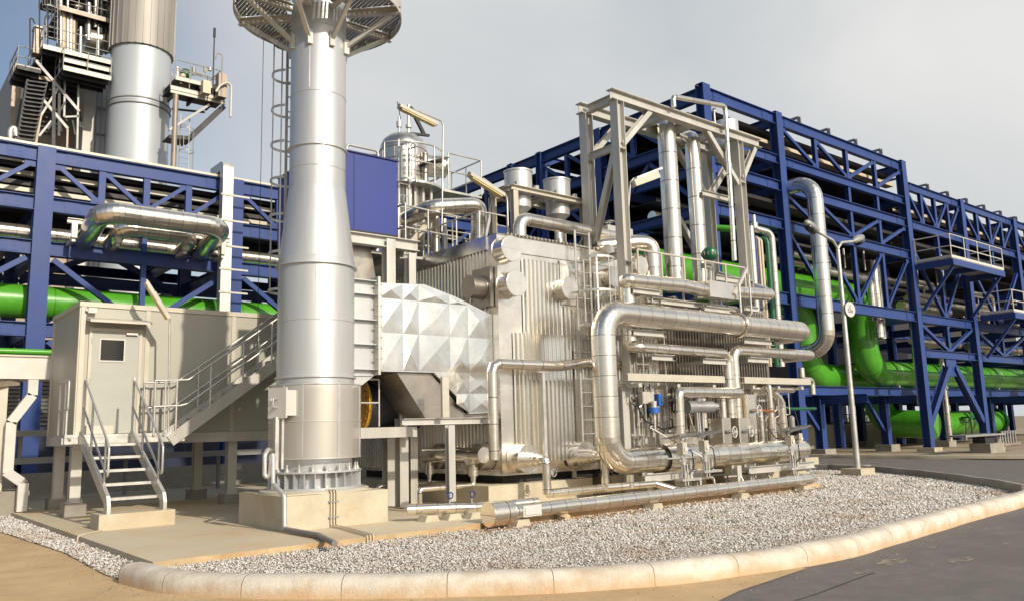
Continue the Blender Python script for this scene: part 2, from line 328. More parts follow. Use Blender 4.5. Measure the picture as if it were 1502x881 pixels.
def railing(path, h=1.05, step=1.4, r=.021, kick=True, mids=1, closed=False):
    """posts, top rail, middle rail and toe board along a path"""
    mb = MB(); path = [Vector(p) for p in path]
    for k in range(len(path)-1):
        a, b = path[k], path[k+1]; n = max(1, int(round((b-a).length/step)))
        for i in range(n+1 if k == len(path)-2 else n):
            q = a.lerp(b, i/n); mb.cyl(q, q+Vector((0,0,h)), r, n=6)
        for j in range(mids+1):
            z = h*(j+1)/(mids+1); mb.cyl(a+Vector((0,0,z)), b+Vector((0,0,z)), r, n=6)
        if kick: mb.bar(a+Vector((0,0,.07)), b+Vector((0,0,.07)), .008, .12)
    return mb
def ladder(parent, base, top, side, out, w=.45, cage=True, mt='galv', cstart=2.2, hoop=.36, step=.3, hs=.9, r=.022):
    """side = unit vector across rungs, out = unit vector the climber stands on"""
    base, top, side, out = Vector(base), Vector(top), Vector(side).normalized(), Vector(out).normalized()
    st = MB()
    for s_ in (-1, 1): st.bar(base+side*(s_*w/2), top+side*(s_*w/2), r*2.2, r*1.2, up=out)
    st.build('side_rail', mt, parent)
    L = (top-base).length; d = (top-base).normalized(); z = .25
    while z < L: MB().cyl(base+d*z-side*w/2, base+d*z+side*w/2, r*.6, n=6).build('rung', mt, parent); z += step
    if cage:
        cg = MB(); z = cstart; zs = []
        while z < L+.01:
            c = base+d*z+out*(hoop*.95); zs.append(z)
            pts = [c + side*(cos(t)*hoop) + out*(sin(t)*hoop) for t in [radians(-50)+radians(280)*i/14 for i in range(15)]]
            for i in range(14): cg.bar(pts[i], pts[i+1], .008, .05, up=d)
            z += hs
        if zs:
            for t in (-40, 5, 48, 90, 132, 175, 220):
                t = radians(t); o_ = side*(cos(t)*(hoop-.01)) + out*(hoop*.95+sin(t)*(hoop-.01))
                cg.bar(base+d*zs[0]+o_, base+d*zs[-1]+o_, .03, .006, up=o_)
        cg.build('safety_cage', mt, parent)
def pipe(pts, r, label, name='insulated_pipe', mt='clad', bend=None, seam=.5, lob=True, n=18, seg=7, group=None, cat='pipe', parent=None, caps=True):
    mb = MB().tube(pts, r, bend if bend else r*1.6, n=n, seg=seg, seam=seam, lob=lob, caps=caps)
    return mb.build(name, mt, parent, label if parent is None else None, cat if parent is None else None, group)
# ================================================================== THE SETTING
g = MB(); g.add([(-1500,-1500,-.02),(1500,-1500,-.02),(1500,1500,-.02),(-1500,1500,-.02)], [(0,1,2,3)]); struct(g, 'ground', 'earth')
rd = MB(); rd.add([(-30,-40,-.012),(33.3,-40,-.012),(33.3,60,-.012),(-30,60,-.012)], [(0,1,2,3)])
rd.build('road', 'road', kind='structure')
# front kerb outline (outer foot), read off the survey
KO = [P(u, v, z=0).to_2d() for u, v in ((186,858),(229,867.7),(293,874),(400,877),(600,876),(800,869.5),(1018,853),(1215.6,823),(1308.6,798.6),(1412.6,767),(1500,742.6))]
KO = [Vector((2.66, 10.35))] + KO + [Vector((18.2,5.95)), Vector((20.2,6.35))]
RO = [Vector((24.9,60)), Vector((24.9,17)), Vector((24.9,14.2)), Vector((24.35,12.4)), Vector((22.75,10.2)), Vector((21,8.35)), Vector((19.6,7.05)), Vector((18.6,6.4))]
def smooth(pts, n=6):
    out = []
    for i in range(len(pts)-1):
        p0 = pts[max(i-1,0)]; p1 = pts[i]; p2 = pts[i+1]; p3 = pts[min(i+2, len(pts)-1)]
        for k in range(n):
            t = k/n; out.append(.5*((2*p1)+(p2-p0)*t+(2*p0-5*p1+4*p2-p3)*t*t+(3*p1-p0-3*p2+p3)*t**3))
    return out+[pts[-1]]
def kerb(name, line, side, prof, mt, joint=1.0):
    line = smooth(line); mb = MB(); n = len(prof); vs = []; at = []; acc = 0
    # resample for the joints
    seg = []; 
    for i in range(len(line)-1):
        L = (line[i+1]-line[i]).length; k = max(1, int(L/.16))
        for j in range(k): seg.append(line[i].lerp(line[i+1], j/k))
    seg.append(line[-1]); s = 0; rings = []
    for i, p in enumerate(seg):
        d = (seg[min(i+1, len(seg)-1)]-seg[max(i-1, 0)]).normalized(); nr = Vector((-d.y, d.x))*side
        if i: s += (seg[i]-seg[i-1]).length
        wob = .008*sin(s*1.9)+.006*sin(s*4.3+1)
        sag = .006*sin(s*6.28/joint*.5)
        for (w, z) in prof: q = p+nr*(w+wob); vs.append((q.x, q.y, z+(sag if z > .02 else 0))); at.append(s/joint)
    fs = [(k*n+j, k*n+n+j, k*n+n+j+1, k*n+j+1)[::side] for k in range(len(seg)-1) for j in range(n-1)]
    mb.add(vs, fs, True, at); e = (len(seg)-1)*n
    mb.f.append(tuple(range(n))); mb.sm.append(False); mb.f.append(tuple(range(e+n-1, e-1, -1))); mb.sm.append(False)
    return struct(mb, name, mt)
def kerbmat():
    mt = M['kerb'].copy(); mt.name = 'kerb_with_joints'; t = mt.node_tree; L = t.links.new; b = t.nodes['Principled BSDF']
    src = b.inputs['Base Color'].links[0].from_socket
    at = N(t, 'ShaderNodeAttribute', attribute_name='seam'); fr = N(t, 'ShaderNodeMath', operation='FRACT'); L(at.outputs['Fac'], fr.inputs[0])
    ls = N(t, 'ShaderNodeMath', operation='LESS_THAN'); L(fr.outputs[0], ls.inputs[0]); ls.inputs[1].default_value = .009
    ms = N(t, 'ShaderNodeMix', data_type='RGBA'); L(ls.outputs[0], ms.inputs[0]); L(src, ms.inputs[6]); ms.inputs[7].default_value = (.2,.14,.08,1)
    # splashed rust-coloured mud on the lower part of the face
    geo = N(t, 'ShaderNodeNewGeometry'); sx = N(t, 'ShaderNodeSeparateXYZ'); L(geo.outputs['Position'], sx.inputs[0])
    nn = N(t, 'ShaderNodeTexNoise'); nn.inputs['Scale'].default_value = 5; nn.inputs['Detail'].default_value = 6; L(geo.outputs['Position'], nn.inputs[0])
    mm = N(t, 'ShaderNodeMath', operation='MULTIPLY_ADD'); L(nn.outputs[0], mm.inputs[0]); mm.inputs[1].default_value = -.22; L(sx.outputs['Z'], mm.inputs[2])
    rr = N(t, 'ShaderNodeMapRange'); L(mm.outputs[0], rr.inputs[0]); rr.inputs[1].default_value = -.10; rr.inputs[2].default_value = .01; rr.inputs[3].default_value = .6; rr.inputs[4].default_value = 0
    m2 = N(t, 'ShaderNodeMix', data_type='RGBA'); L(rr.outputs[0], m2.inputs[0]); L(ms.outputs[2], m2.inputs[6]); m2.inputs[7].default_value = (.50,.30,.12,1)
    L(m2.outputs[2], b.inputs['Base Color']); return mt
M['kerbj'] = kerbmat()
K_PROF = [(0,-.02),(0.005,.10),(.03,.165),(.08,.195),(.15,.205),(.25,.20),(.29,.18),(.30,-.02)]
kerb('kerb', KO, 1, K_PROF, 'kerbj', 1.05)
kerb('rear_kerb', RO, -1, [(0,-.02),(.004,.18),(.02,.2),(.13,.2),(.15,.18),(.154,-.02)], 'conc_grey', 1.0)
kerb('far_kerb', [Vector((33.3,60)),Vector((33.3,30)),Vector((33.3,17)),Vector((33.5,14)),Vector((34.2,11)),Vector((36,4)),Vector((40,-8))], 1, [(0,-.02),(.004,.12),(.02,.15),(.2,.15),(.25,.12),(.25,-.02)], 'conc', 1.0)
# gravel island + gravel strip on the left
gk = smooth(KO); island = [(p.x+.1, p.y+.1) for p in gk] + [(19.4,7.1),(21,8.55),(22.65,10.3),(24.2,12.5),(24.75,14.3),(24.75,60),(2.2,60),(2.45,24),(2.55,18),(2.78,13.66),(2.7,11)]
gm = MB(); gm.add([(x,y,.002) for x,y in island], [tuple(range(len(island)))])
gravm = mat('gravel_bed', (.36,.32,.27), .95, 0, var=.5, scale=60, bump=1.0, bscale=60, dirt=(.30,.20,.11), dirtamt=.5, dscale=.8)
M['gravelbed'] = gravm; struct(gm, 'gravel_bed', 'gravelbed')
gf = MB(); gf.add([(33.5,-30,.02),(110,-30,.02),(110,60,.02),(33.5,60,.02)], [(0,1,2,3)])
M['fargravel'] = mat('far_gravel', (.40,.33,.24), .95, 0, var=.5, scale=30, bump=.9, bscale=25, dirt=(.30,.19,.10), dirtamt=.6, dscale=.4)
struct(gf, 'far_gravel_bed', 'fargravel')
# sandy apron (left foreground) feathering out onto the asphalt
ap = [(-25,-6),(-6,-2.5),(2.2,1.2),(4.6,3.1),(5.6,4.35),(6.26,4.85),(6.9,5.02),(7.7,5.12),(8.45,5.22)]
inner = [(p.x+.05, p.y+.05) for p in gk if p.x < 8.4][::-1]
app = ap + inner + [(3.0,13.66),(2.9,18),(2.8,24),(2.6,60),(-25,60)]
am = MB(); am.add([(x,y,-.004) for x,y in app], [tuple(range(len(app)))]); struct(am, 'sandy_apron', 'tan')
# loose stones: too many to count
def stones():
    import numpy as np
    rng = np.random.default_rng(3); pts = []
    poly = island; pn = np.array(poly)
    def inside(x, y):
        c = np.zeros(len(x), bool); j = len(pn)-1
        for i in range(len(pn)):
            xi, yi = pn[i]; xj, yj = pn[j]
            hit = ((yi > y) != (yj > y)) & (x < (xj-xi)*(y-yi)/(yj-yi+1e-12)+xi); c ^= hit; j = i
        return c
    n = 760000; x = rng.uniform(2.3, 24.7, n); y = rng.uniform(5.4, 24, n)
    slabm = (x > 3.2) & (y > 10.95) & (x < 24.9)
    dist = np.hypot(x, y); keep = inside(x, y) & ~((x > 8.0) & (x < 18.8) & (y > 10.45+.12*np.sin(x*2.1)+.06*np.sin(x*7)) & (rng.random(n) < .8)) & (~slabm | ((x > 18.6) & (y < 17))) & (rng.random(n) < np.clip(11/dist, .25, 1)**1.3)
    # keep clear of the kerb body
    kx = np.array([p.x for p in gk]); ky = np.array([p.y for p in gk]); idx = np.where(keep)[0]
    md = np.min(np.hypot(x[idx][:,None]-kx[None], y[idx][:,None]-ky[None]), axis=1); idx = idx[md > .27]
    x = x[idx]; y = y[idx]; m_ = len(x); dist = np.hypot(x, y)
    base = np.array([(1,0,0),(-1,0,0),(0,1,0),(0,-1,0),(0,0,1),(0,0,-1)], float)
    fc = np.array([(0,2,4),(2,1,4),(1,3,4),(3,0,4),(2,0,5),(1,2,5),(3,1,5),(0,3,5)])
    sz = rng.uniform(.006, .0185, m_)*np.clip(dist/11, .9, 2.0)
    Vt = base[None]*(1+rng.uniform(-.45,.45,(m_,6,1))) + rng.uniform(-.35,.35,(m_,6,3))
    Vt *= np.stack([sz*rng.uniform(.8,1.5,m_), sz*rng.uniform(.7,1.2,m_), sz*rng.uniform(.5,.8,m_)], 1)[:,None]
    t = rng.uniform(0, 2*np.pi, m_); c, s_ = np.cos(t)[:,None], np.sin(t)[:,None]
    X = Vt[:,:,0]*c - Vt[:,:,1]*s_; Y = Vt[:,:,0]*s_ + Vt[:,:,1]*c
    z0 = .006 + rng.random(m_)*.03
    co = np.stack([X+x[:,None], Y+y[:,None], Vt[:,:,2]+z0[:,None]], 2).reshape(-1,3).astype('f')
    fa = (fc[None]+(np.arange(m_)*6)[:,None,None]).reshape(-1).astype('i')
    me = bpy.data.meshes.new('gravel'); nf = m_*8
    me.vertices.add(m_*6); me.vertices.foreach_set('co', co.ravel()); me.loops.add(nf*3); me.loops.foreach_set('vertex_index', fa)
    me.polygons.add(nf); me.polygons.foreach_set('loop_start', np.arange(0, nf*3, 3, dtype='i')); me.update(); me.validate()
    mt, tt, b = principled('pale_gravel_stones'); gi = N(tt, 'ShaderNodeNewGeometry'); r = N(tt, 'ShaderNodeValToRGB'); tt.links.new(gi.outputs['Random Per Island'], r.inputs[0])
    e = r.color_ramp.elements; e[0].position = 0; e[0].color = (.25,.225,.205,1); e[1].position = 1; e[1].color = (.76,.74,.70,1)
    for p_, c_ in ((.1,(.33,.26,.20)),(.2,(.49,.465,.435)),(.5,(.60,.58,.55)),(.8,(.66,.625,.57))): q = e.new(p_); q.color = (*c_, 1)
    mx_ = N(tt, 'ShaderNodeMix', data_type='RGBA'); nn = N(tt, 'ShaderNodeTexNoise'); nn.inputs['Scale'].default_value = .9; nn.inputs['Detail'].default_value = 6; tt.links.new(gi.outputs['Position'], nn.inputs[0])
    r2 = N(tt, 'ShaderNodeMapRange'); tt.links.new(nn.outputs[0], r2.inputs[0]); r2.inputs[1].default_value = .5; r2.inputs[2].default_value = .75; r2.inputs[4].default_value = .6
    tt.links.new(r2.outputs[0], mx_.inputs[0]); tt.links.new(r.outputs[0], mx_.inputs[6]); mx_.inputs[7].default_value = (.38,.26,.15,1); tt.links.new(mx_.outputs[2], b.inputs['Base Color']); b.inputs['Roughness'].default_value = .85
    me.materials.append(mt); ob = bpy.data.objects.new('gravel', me); SC.collection.objects.link(ob)
    tag(ob, 'pale grey and cream gravel stones filling the bed inside the kerb', 'gravel', kind='stuff')
stones()
ls_ = MB()
for k in range(520):
    t_ = random.random(); i_ = int(t_*(len(gk)-2)); b_ = gk[i_].lerp(gk[i_+1], random.random()); d_ = abs(random.gauss(0,.5))+.03
    if k < 150: q = Vector((random.uniform(1.6,2.75) , random.uniform(10.5,19), .0)); q.x = 2.72-abs(random.gauss(0,.25))
    else: q = Vector((b_.x-d_*.55, b_.y-d_*.85, 0))
    r = random.uniform(.004,.012)
    ls_.add([q+Vector((r,0,.002)),q+Vector((-r,r*.4,.002)),q+Vector((0,r,.002)),q+Vector((.2*r,-r,.002)),q+Vector((0,0,r*1.2))],[(0,2,4),(2,1,4),(1,3,4),(3,0,4)])
ls_.build('loose_stones','gravelbed',None,'scattered loose stones that spilled from the bed onto the road and sand','loose stones',kind='stuff')
for a_,b_ in ((P(0,803,z=0),P(52,797,z=0)),(P(150,872,z=0),P(180,866,z=0))):
    jm = MB(); jm.bar((a_.x,a_.y,-.003),(b_.x,b_.y,-.003),.012,.004); struct(jm,'apron_joint','soil')
so_ = MB(); so_.add([(7.9,10.35,.009),(19,10.35,.009),(19,10.96,.009),(7.9,10.96,.009)],[(0,1,2,3)]); struct(so_,'soil_strip','soil')
# weeds and small litter in the gravel
wd = MB()
for k in range(46):
    if k < 30: x, y = random.uniform(8, 20), random.uniform(7.5, 10.6)
    else: x, y = random.uniform(17, 23), random.uniform(9, 13)
    if y < 5.9+abs(x-9)*.12: continue
    for j in range(12):
        t = random.uniform(0, 6.28); l = random.uniform(.03,.09); q = Vector((x+random.uniform(-.12,.12), y+random.uniform(-.12,.12), .03))
        e = q + Vector((cos(t)*l*.6, sin(t)*l*.6, l)); w = Vector((-sin(t), cos(t), 0))*.007
        wd.add([q-w, q+w, e], [(0,1,2)])
wd.build('weeds', 'leaf', None, 'sparse low green weeds sprouting between the gravel stones', 'weeds', kind='stuff')
# concrete slab with stained edge
sl_ = MB(); sl_.box(3.22, 10.95, -.02, 18.6, 34, .1); slo = sl_.build('concrete_slab', 'slab', kind='structure')
slo.data.materials.append(M['slabedge'])
for p_ in slo.data.polygons:
    if abs(p_.normal.y) > .5: p_.material_index = 1
s2 = MB(); s2.box(18.6, 13.0, -.02, 22.5, 34, .097); struct(s2, 'concrete_slab', 'conc_grey')
# asphalt repairs and sand films on the road
for k, (u, v, w, h) in enumerate(((1308,822,.30,.10),(1407,820,.32,.08),(1288,800,.16,.04),(1368,801,.18,.03),(1475,795,.10,.03),(1262,838,.10,.05))):
    c = P(u, v, z=0); mb = MB(); ph = random.uniform(0,6)
    pts = [(c.x + w*cos(t)*(1+.12*sin(3*t+ph)), c.y + h*sin(t)*1.2*(1+.14*sin(5*t+ph)) , -.008) for t in [i*2*pi/22 for i in range(22)]]
    mb.add(pts, [tuple(range(22))]); struct(mb, 'sand_patch', 'tanstreak')
# tar joint in the road
cj = MB(); L_ = [P(u, v, z=0) for u, v in ((1165,879),(1200,868),(1240,853),(1270,842),(1283,838))]
for a, b in zip(L_, L_[1:]):
    cj.add([(a.x,a.y-.008,-.007),(b.x,b.y-.008,-.007),(b.x,b.y+.008,-.007),(a.x,a.y+.008,-.007)], [(0,1,2,3)])
struct(cj, 'road_joint', 'black')

# ================================================================== RIGHT PIPE RACK
RY, RX0 = 17.3, 23.65
LV = {'top': (13.25,13.7), 'b2': (11.6,11.97), 'b3': (10.5,10.9), 'b4': (8.95,9.35), 'main': (6.0,6.46)}
CX_ = [23.65, 28.3, 38.85, 45.2, 52.4, 59.6, 66.8, 74.0]
rack = thing('pipe_rack', 'tall dark blue steel pipe rack on the right carrying the bright green main', 'pipe rack', (23.65,17.3,0))
def col(x, y, z0, z1, w=.42, d=.36, par=rack, mt='blue'):
    mb = MB(); mb.ibeam((x,y,z0), (x,y,z1), w, d, .03, .02, up=(0,1,0)) ; mb.box(x-w/2+.012, y-d/2+.04, z1, x+w/2-.012, y+d/2-.04, z1+.02); return mb.build('column', mt, par)
def beamx(x0, x1, y, z0, z1, par=rack, mt='blue', w=.22): 
    mb = MB(); mb.ibeam((x0,y,(z0+z1)/2), (x1,y,(z0+z1)/2), w, z1-z0, .022, .016)
    # bolted splice plates near the ends
    if abs(x1-x0) > 4 and w > .2:
        for xe in (x0+.55, x1-.55):
            mb.box(xe-.22, y-.026, z0+.05, xe+.22, y-.009, z1-.05)
            for i in range(-2, 3):
                if i == 0: continue
                for j in range(3): zz = z0+.1+(z1-z0-.2)*j/2; mb.box(xe+i*.08-.014, y-.038, zz-.014, xe+i*.08+.014, y-.0265, zz+.014)
    return mb.build('beam' if y < 20 or 27 < y < 29 else 'rear_beam', mt, par)
def beamy(x, y0, y1, z0, z1, par=rack, mt='blue', w=.22):
    return MB().ibeam((x,y0,(z0+z1)/2), (x,y1,(z0+z1)/2), w, z1-z0, .022, .016).build('cross_beam', mt, par)
def brace(p, q, w=.14, h=.14, par=rack, mt='blue'):
    return MB().ibeam(p, q, h, w, .014, .012, up=(0,1,0) if abs(Vector(q).y-Vector(p).y) < .5 else (1,0,0)).build('brace' if p[1] < 20 or 27 < p[1] < 29 else 'rear_brace', mt, par)
def truss(x0, x1, y, z0, z1, n=4, kinds='\\\\//', par=rack, first=True, vert=True, w=.13):
    for k in range(n):
        a = x0+(x1-x0)*k/n; b = x0+(x1-x0)*(k+1)/n
        if vert and k: mb = MB().ibeam((a,y,z0), (a,y,z1), .2, .16, .014, .012, up=(0,1,0)); mb.build('strut', 'blue' if par else 'blue', par)
        c = kinds[k % len(kinds)]
        for xe, ze in (((a+.16, z1-.10), (b-.16, z0+.10)) if c == '\\' else ((a+.16, z0+.10), (b-.16, z1-.10))):
            if y < 29 and a < 60: MB().box(xe-.15, y-.055, ze-.10, xe+.15, y-.043, ze+.10).build('gusset_plate', 'blue', par)
        if c == '\\': brace((a+.12,y,z1-.08), (b-.1,y,z0+.08), w, w, par)
        elif c == '/': brace((a+.1,y,z0+.08), (b-.12,y,z1-.08), w, w, par)
# front columns
for i, x in enumerate(CX_):
    ztop = 13.78 if i < 3 else 12.86
    col(x, RY, .25, ztop)
    mb = MB(); mb.box(x-.42, RY-.4, -.02, x+.42, RY+.4, .25); mb.build('footing', 'conc', rack)
for i in range(len(CX_)-1):
    x0, x1 = CX_[i]+.22, CX_[i+1]-.22
    if i < 2:
        for k in ('top','b2','b3','b4','main'): beamx(x0, x1, RY-.02, *LV[k])
        if i == 1:
            truss(x0, x1, RY-.02, 11.97, 13.25); 
            truss(x0, x1, RY+.0, 9.35, 10.5, kinds='\\\\//'); truss(x0, x1, RY, 6.46, 8.95, kinds='\\\\//')
            for fx in (.5,.75): MB().ibeam((x0+(x1-x0)*fx,RY,10.9),(x0+(x1-x0)*fx,RY,11.6),.2,.16,.014,.012,up=(0,1,0)).build('strut','blue',rack)
    else:
        beamx(x0, x1, RY-.02, 12.4, 12.8); beamx(x0, x1, RY-.02, 10.5, 10.9)
        truss(x0, x1, RY-.02, 10.9, 12.4, kinds='\\\\//')
        beamx(x0, x1, RY-.02, 6.0, 6.42); beamx(x0, x1, RY-.02, 4.38, 4.75)
        xm = (x0+x1)/2
        MB().ibeam((xm,RY,6.42),(xm,RY,10.5),.2,.16,.014,.012,up=(0,1,0)).build('strut','blue',rack)
        MB().ibeam((xm,RY,4.75),(xm,RY,6.0),.2,.16,.014,.012,up=(0,1,0)).build('strut','blue',rack)
        for z0, z1 in ((6.46, 9.6), (4.78, 5.96)):
            brace((x0+.05,RY,z1), (xm-.1,RY,z0), .15, .15); brace((x1-.05,RY,z1), (xm+.1,RY,z0), .15, .15)
        if i in (2, 4):
            mb = MB().box(xm-.55, RY-.05, 3.55, xm+.55, RY+.05, 4.37); mb.build('gusset_plate', 'blue', rack)
            brace((xm-.35,RY,4.0), (x0+.02,RY,1.35), .3, .3); brace((xm+.35,RY,4.0), (x1-.02,RY,1.35), .3, .3)
# inner row and the heavy beam carrying the green mains
for x in (34.2, 40.2, 46.6, 53, 59.5, 66):
    for y in (19.9, 24.5):
        mb = MB(); mb.ibeam((x,y,.35), (x,y,2.7), .38, .36, .03, .02, up=(0,1,0)); mb.build('column', 'blue', rack)
        MB().box(x-.45, y-.4, -.02, x+.45, y+.4, .35).build('footing', 'conc_grey', rack)
    MB().ibeam((x,17.6,2.5),(x,24.3,2.5),.25,.36,.02,.016).build('beam','blue',rack)
beamx(30, 74, 19.5, 2.7, 3.1, w=.3); beamx(30, 74, 24.5, 2.7, 3.1, w=.3)
brace((32.6,19.9,2.6),(34.0,19.9,1.2),.16,.16); brace((38.4,19.9,2.65),(40.0,19.9,1.0),.16,.16)
# rear frames of the rack
for i, x in enumerate(CX_):
    ztop = 13.7 if i < 3 else 12.8
    for y in (21.6, 26.2): col(x, y, .2, ztop, .4, .34)
    for z in (13.25, 11.6, 10.5, 8.95, 6.0) if i < 3 else (12.4, 10.5, 8.2, 6.0, 4.4):
        beamy(x, RY+.2, 26.0, z, z+.38)
for i in range(len(CX_)-1):
    for y in (21.6, 26.2):
        for z in (13.2, 10.5, 8.95, 6.0) if i < 2 else (12.35, 10.5, 8.2, 6.0):
            beamx(CX_[i]+.22, CX_[i+1]-.22, y, z, z+.4, w=.2)
        if i: truss(CX_[i]+.22, CX_[i+1]-.22, y, (10.9), (13.2 if i < 2 else 12.35), n=2, kinds='\\/', vert=True, w=.16)
# cable trays inside, plus dark decks added to darken the interior and close off the sky
for x0_,x1_,z_ in ((24.0,38.6,13.12),(24.0,38.6,11.45),(38.6,62,13.12),(38.6,50,11.45),(39.1,74,12.25),(24.0,38.6,8.85),(39.1,74,10.4)):
    MB().box(x0_,18.3 if x0_ != 38.6 else 19.6,z_,x1_,26,z_+.03).build('filler_deck','darksteel',rack)
for z_ in (13.1,11.4,8.8): MB().box(24.2,26.5,z_,38,46,z_+.03).build('filler_deck','darksteel',rack)
MB().box(29,27.6,4.8,38,46,13.0).build('dark_backing','darksteel',rack)  # added dark backing box, makes the inside of the rack read as black
def tray(x0, x1, y0, y1, z, par=rack, mt='darksteel', name='cable_tray', n=None):
    mb = MB(); w = y1-y0
    mb.box(x0, y0, z, x1, y1, z+.02); mb.box(x0, y0, z+.02, x1, y0+.02, z+.14); mb.box(x0, y1-.02, z+.02, x1, y1, z+.14)
    return mb.build(name, mt, par)
for (z, ys) in ((13.02, ((17.7,19.3),(19.6,21.2),(21.9,23.9),(24.1,26))), (11.2, ((18.9,20.3),(21.9,23.2),(24.0,25.8))), (10.1, ((17.6,18.3),(20.0,21.3),(23.0,25.8))), (8.5, ((20.2,21.3),(22.0,25.8)))):
    for y0, y1 in ys:
        tray(RX0+.3, 38.6, y0, y1, z)
        if z != 11.2: tray(39.1, 74, y0, y1, min(z, 12.1) if z > 12 else z-.2)
tray(RX0+.3, 38.6, 17.6, 18.0, 12.55, mt='beige'); tray(39.1, 66, 17.6, 18.0, 11.5, mt='beige')
# roof brackets standing up along the top beam
for k in range(18):
    x = 30+2.3*k; z = 13.7 if x < 38.6 else 12.8
    mb = MB(); mb.bar((x, RY-.05, z), (x, RY-.05, z+.28), .07, .16); mb.bar((x-.0, RY-.05, z+.28), (x, RY+.9, z+.28), .12, .08); mb.build('roof_bracket', 'steelgrey', rack)
# left end face of the rack, running away to the back
YL = [17.3, 22.6, 28.2, 34.0, 40.0, 46.0]
for i, y in enumerate(YL[1:], 1):
    if y > 27: col(RX0, y, .2, 13.7)
    MB().ibeam((RX0+.0,y,.2),(RX0,y,13.7),.42,.36,.03,.02,up=(1,0,0)).build('column','blue',rack) if y < 27 else None
for i in range(len(YL)-1):
    y0, y1 = YL[i]+.22, YL[i+1]-.22
    for z0, z1 in ((13.2,13.68),(11.55,11.95),(9.0,9.36),(6.0,6.4)): beamy(RX0-.02, y0, y1, z0, z1, w=.24)
    n = 3
    for k in range(n):
        a = y0+(y1-y0)*k/n; b = y0+(y1-y0)*(k+1)/n
        if k: MB().ibeam((RX0,a,11.95),(RX0,a,13.2),.18,.16,.014,.012,up=(1,0,0)).build('strut','blue',rack)
        brace((RX0,a+.1,12.05), (RX0,b-.1,13.1), .13, .13)
        if k == 1: brace((RX0,y0+.2,9.4), (RX0,(y0+y1)/2,11.5), .15, .15); brace((RX0,(y0+y1)/2,11.5), (RX0,y1-.2,9.4), .15, .15)
for j, (z, x0_, x1_) in enumerate(((13.0,24.2,26.4),(12.9,27,29.5),(12.6,24.6,25.2),(11.0,24.1,25.6),(11.0,26.6,29.0),(8.6,24.2,26.4),(8.6,27.5,31),(11.1,30,33),(12.9,31,34))):
    mb = MB(); mb.box(x0_, 26.6, z, x1_, 46, z+.02); mb.box(x0_, 26.6, z+.02, x0_+.02, 46, z+.14); mb.build('cable_tray', 'beige' if j == 2 else 'darksteel', rack)
# platforms hung on the right face
def platform(x0, x1, y0, y1, z, label, braces=True):
    t = thing('access_platform', label, 'platform', (x0, y1, z))
    MB().box(x0, y0, z-.05, x1, y1, z).build('grating_deck', 'steelgrey', t)
    f = MB(); f.bar((x0,y0,z-.2),(x1,y0,z-.2),.1,.28); f.bar((x0+.05,y0+.06,z-.2),(x0+.05,y1,z-.2),.1,.28); f.bar((x1-.05,y0+.06,z-.2),(x1-.05,y1,z-.2),.1,.28); f.bar(((x0+x1)/2,y0+.06,z-.2),((x0+x1)/2,y1,z-.2),.1,.26)
    f.build('edge_frame', 'blue', t)
    if braces:
        for x in (x0+.3, x1-.3): MB().bar((x,y0+.1,z-.34),(x,y1,z-2.2),.13,.13).build('brace','blue',t)
    railing([(x0,y1,z),(x0,y0,z),(x1,y0,z),(x1,y1,z)], 1.1, 1.5, .026).build('guard_rail', 'white', t)
    return t
platform(38.9, 44.9, 15.45, 17.05, 8.75, 'blue framed platform with white railing, upper one on the far right rack')
platform(45.6, 51.8, 15.45, 17.05, 6.75, 'lower blue platform with white railing beyond the upper one')
# green mains
GR = .64
pipe([(22.5,19.6,7.42),(38.2,19.6,7.42),(38.2,19.6,3.78),(78,19.6,3.78)], GR, 'bright green main nearest the camera, dropping through an elbow then running right under the rack', 'green_main', 'green', bend=1.45, lob=False, seam=2.9, n=40, seg=14, cat='pipe')
pipe([(20,21.35,7.2),(35.9,21.35,7.2),(35.9,21.35,3.7),(78,21.35,3.7)], GR, 'second green main behind, its drop left of the nearer elbow', 'green_main', 'green', bend=1.35, lob=False, seam=2.9, n=40, seg=14)
for x in (40.6, 46, 53):
    mb = MB(); mb.torus((x,19.6,3.78),(1,0,0),GR+.01,.02,n=40); mb.box(x-.06,19.2,3.1,x+.06,20,3.2); mb.box(x-.03,19.3,3.1,x+.03,19.9,3.4); mb.build('pipe_saddle','galv',None,{40.6:'thin steel saddle under the green main just right of its elbow',46:'thin steel saddle under the green main in the middle of the frame',53:'thin steel saddle under the green main near the photo edge'}[x],'pipe support')
pipe([(44.5,24,3.6),(44.5,22.5,3.6),(44.5,22.2,1.4),(44.5,19.4,1.2)], .72, 'dark green elbow dropping behind the rack legs', 'green_branch', 'green', bend=1.1, lob=False, seam=2.0, n=30, seg=10)
pipe([(44.9,21.5,1.25),(57.6,21.5,1.25)], .72, 'green pipe run low down between the rack legs', 'green_branch', 'green', lob=False, seam=3.0, n=36)
mb = MB(); mb.cyl((57.6,21.5,1.25),(57.72,21.5,1.25),.86,n=36); mb.cyl((57.78,21.5,1.25),(57.9,21.5,1.25),.86,n=36); 
for k in range(20): t = k*pi/10; mb.cyl((57.5,21.5+.8*cos(t),1.25+.8*sin(t)),(57.98,21.5+.8*cos(t),1.25+.8*sin(t)),.03,n=6)
mb.build('pipe_flange','dkgreen',None,'bolted flange closing the low green pipe at the right edge','flange')
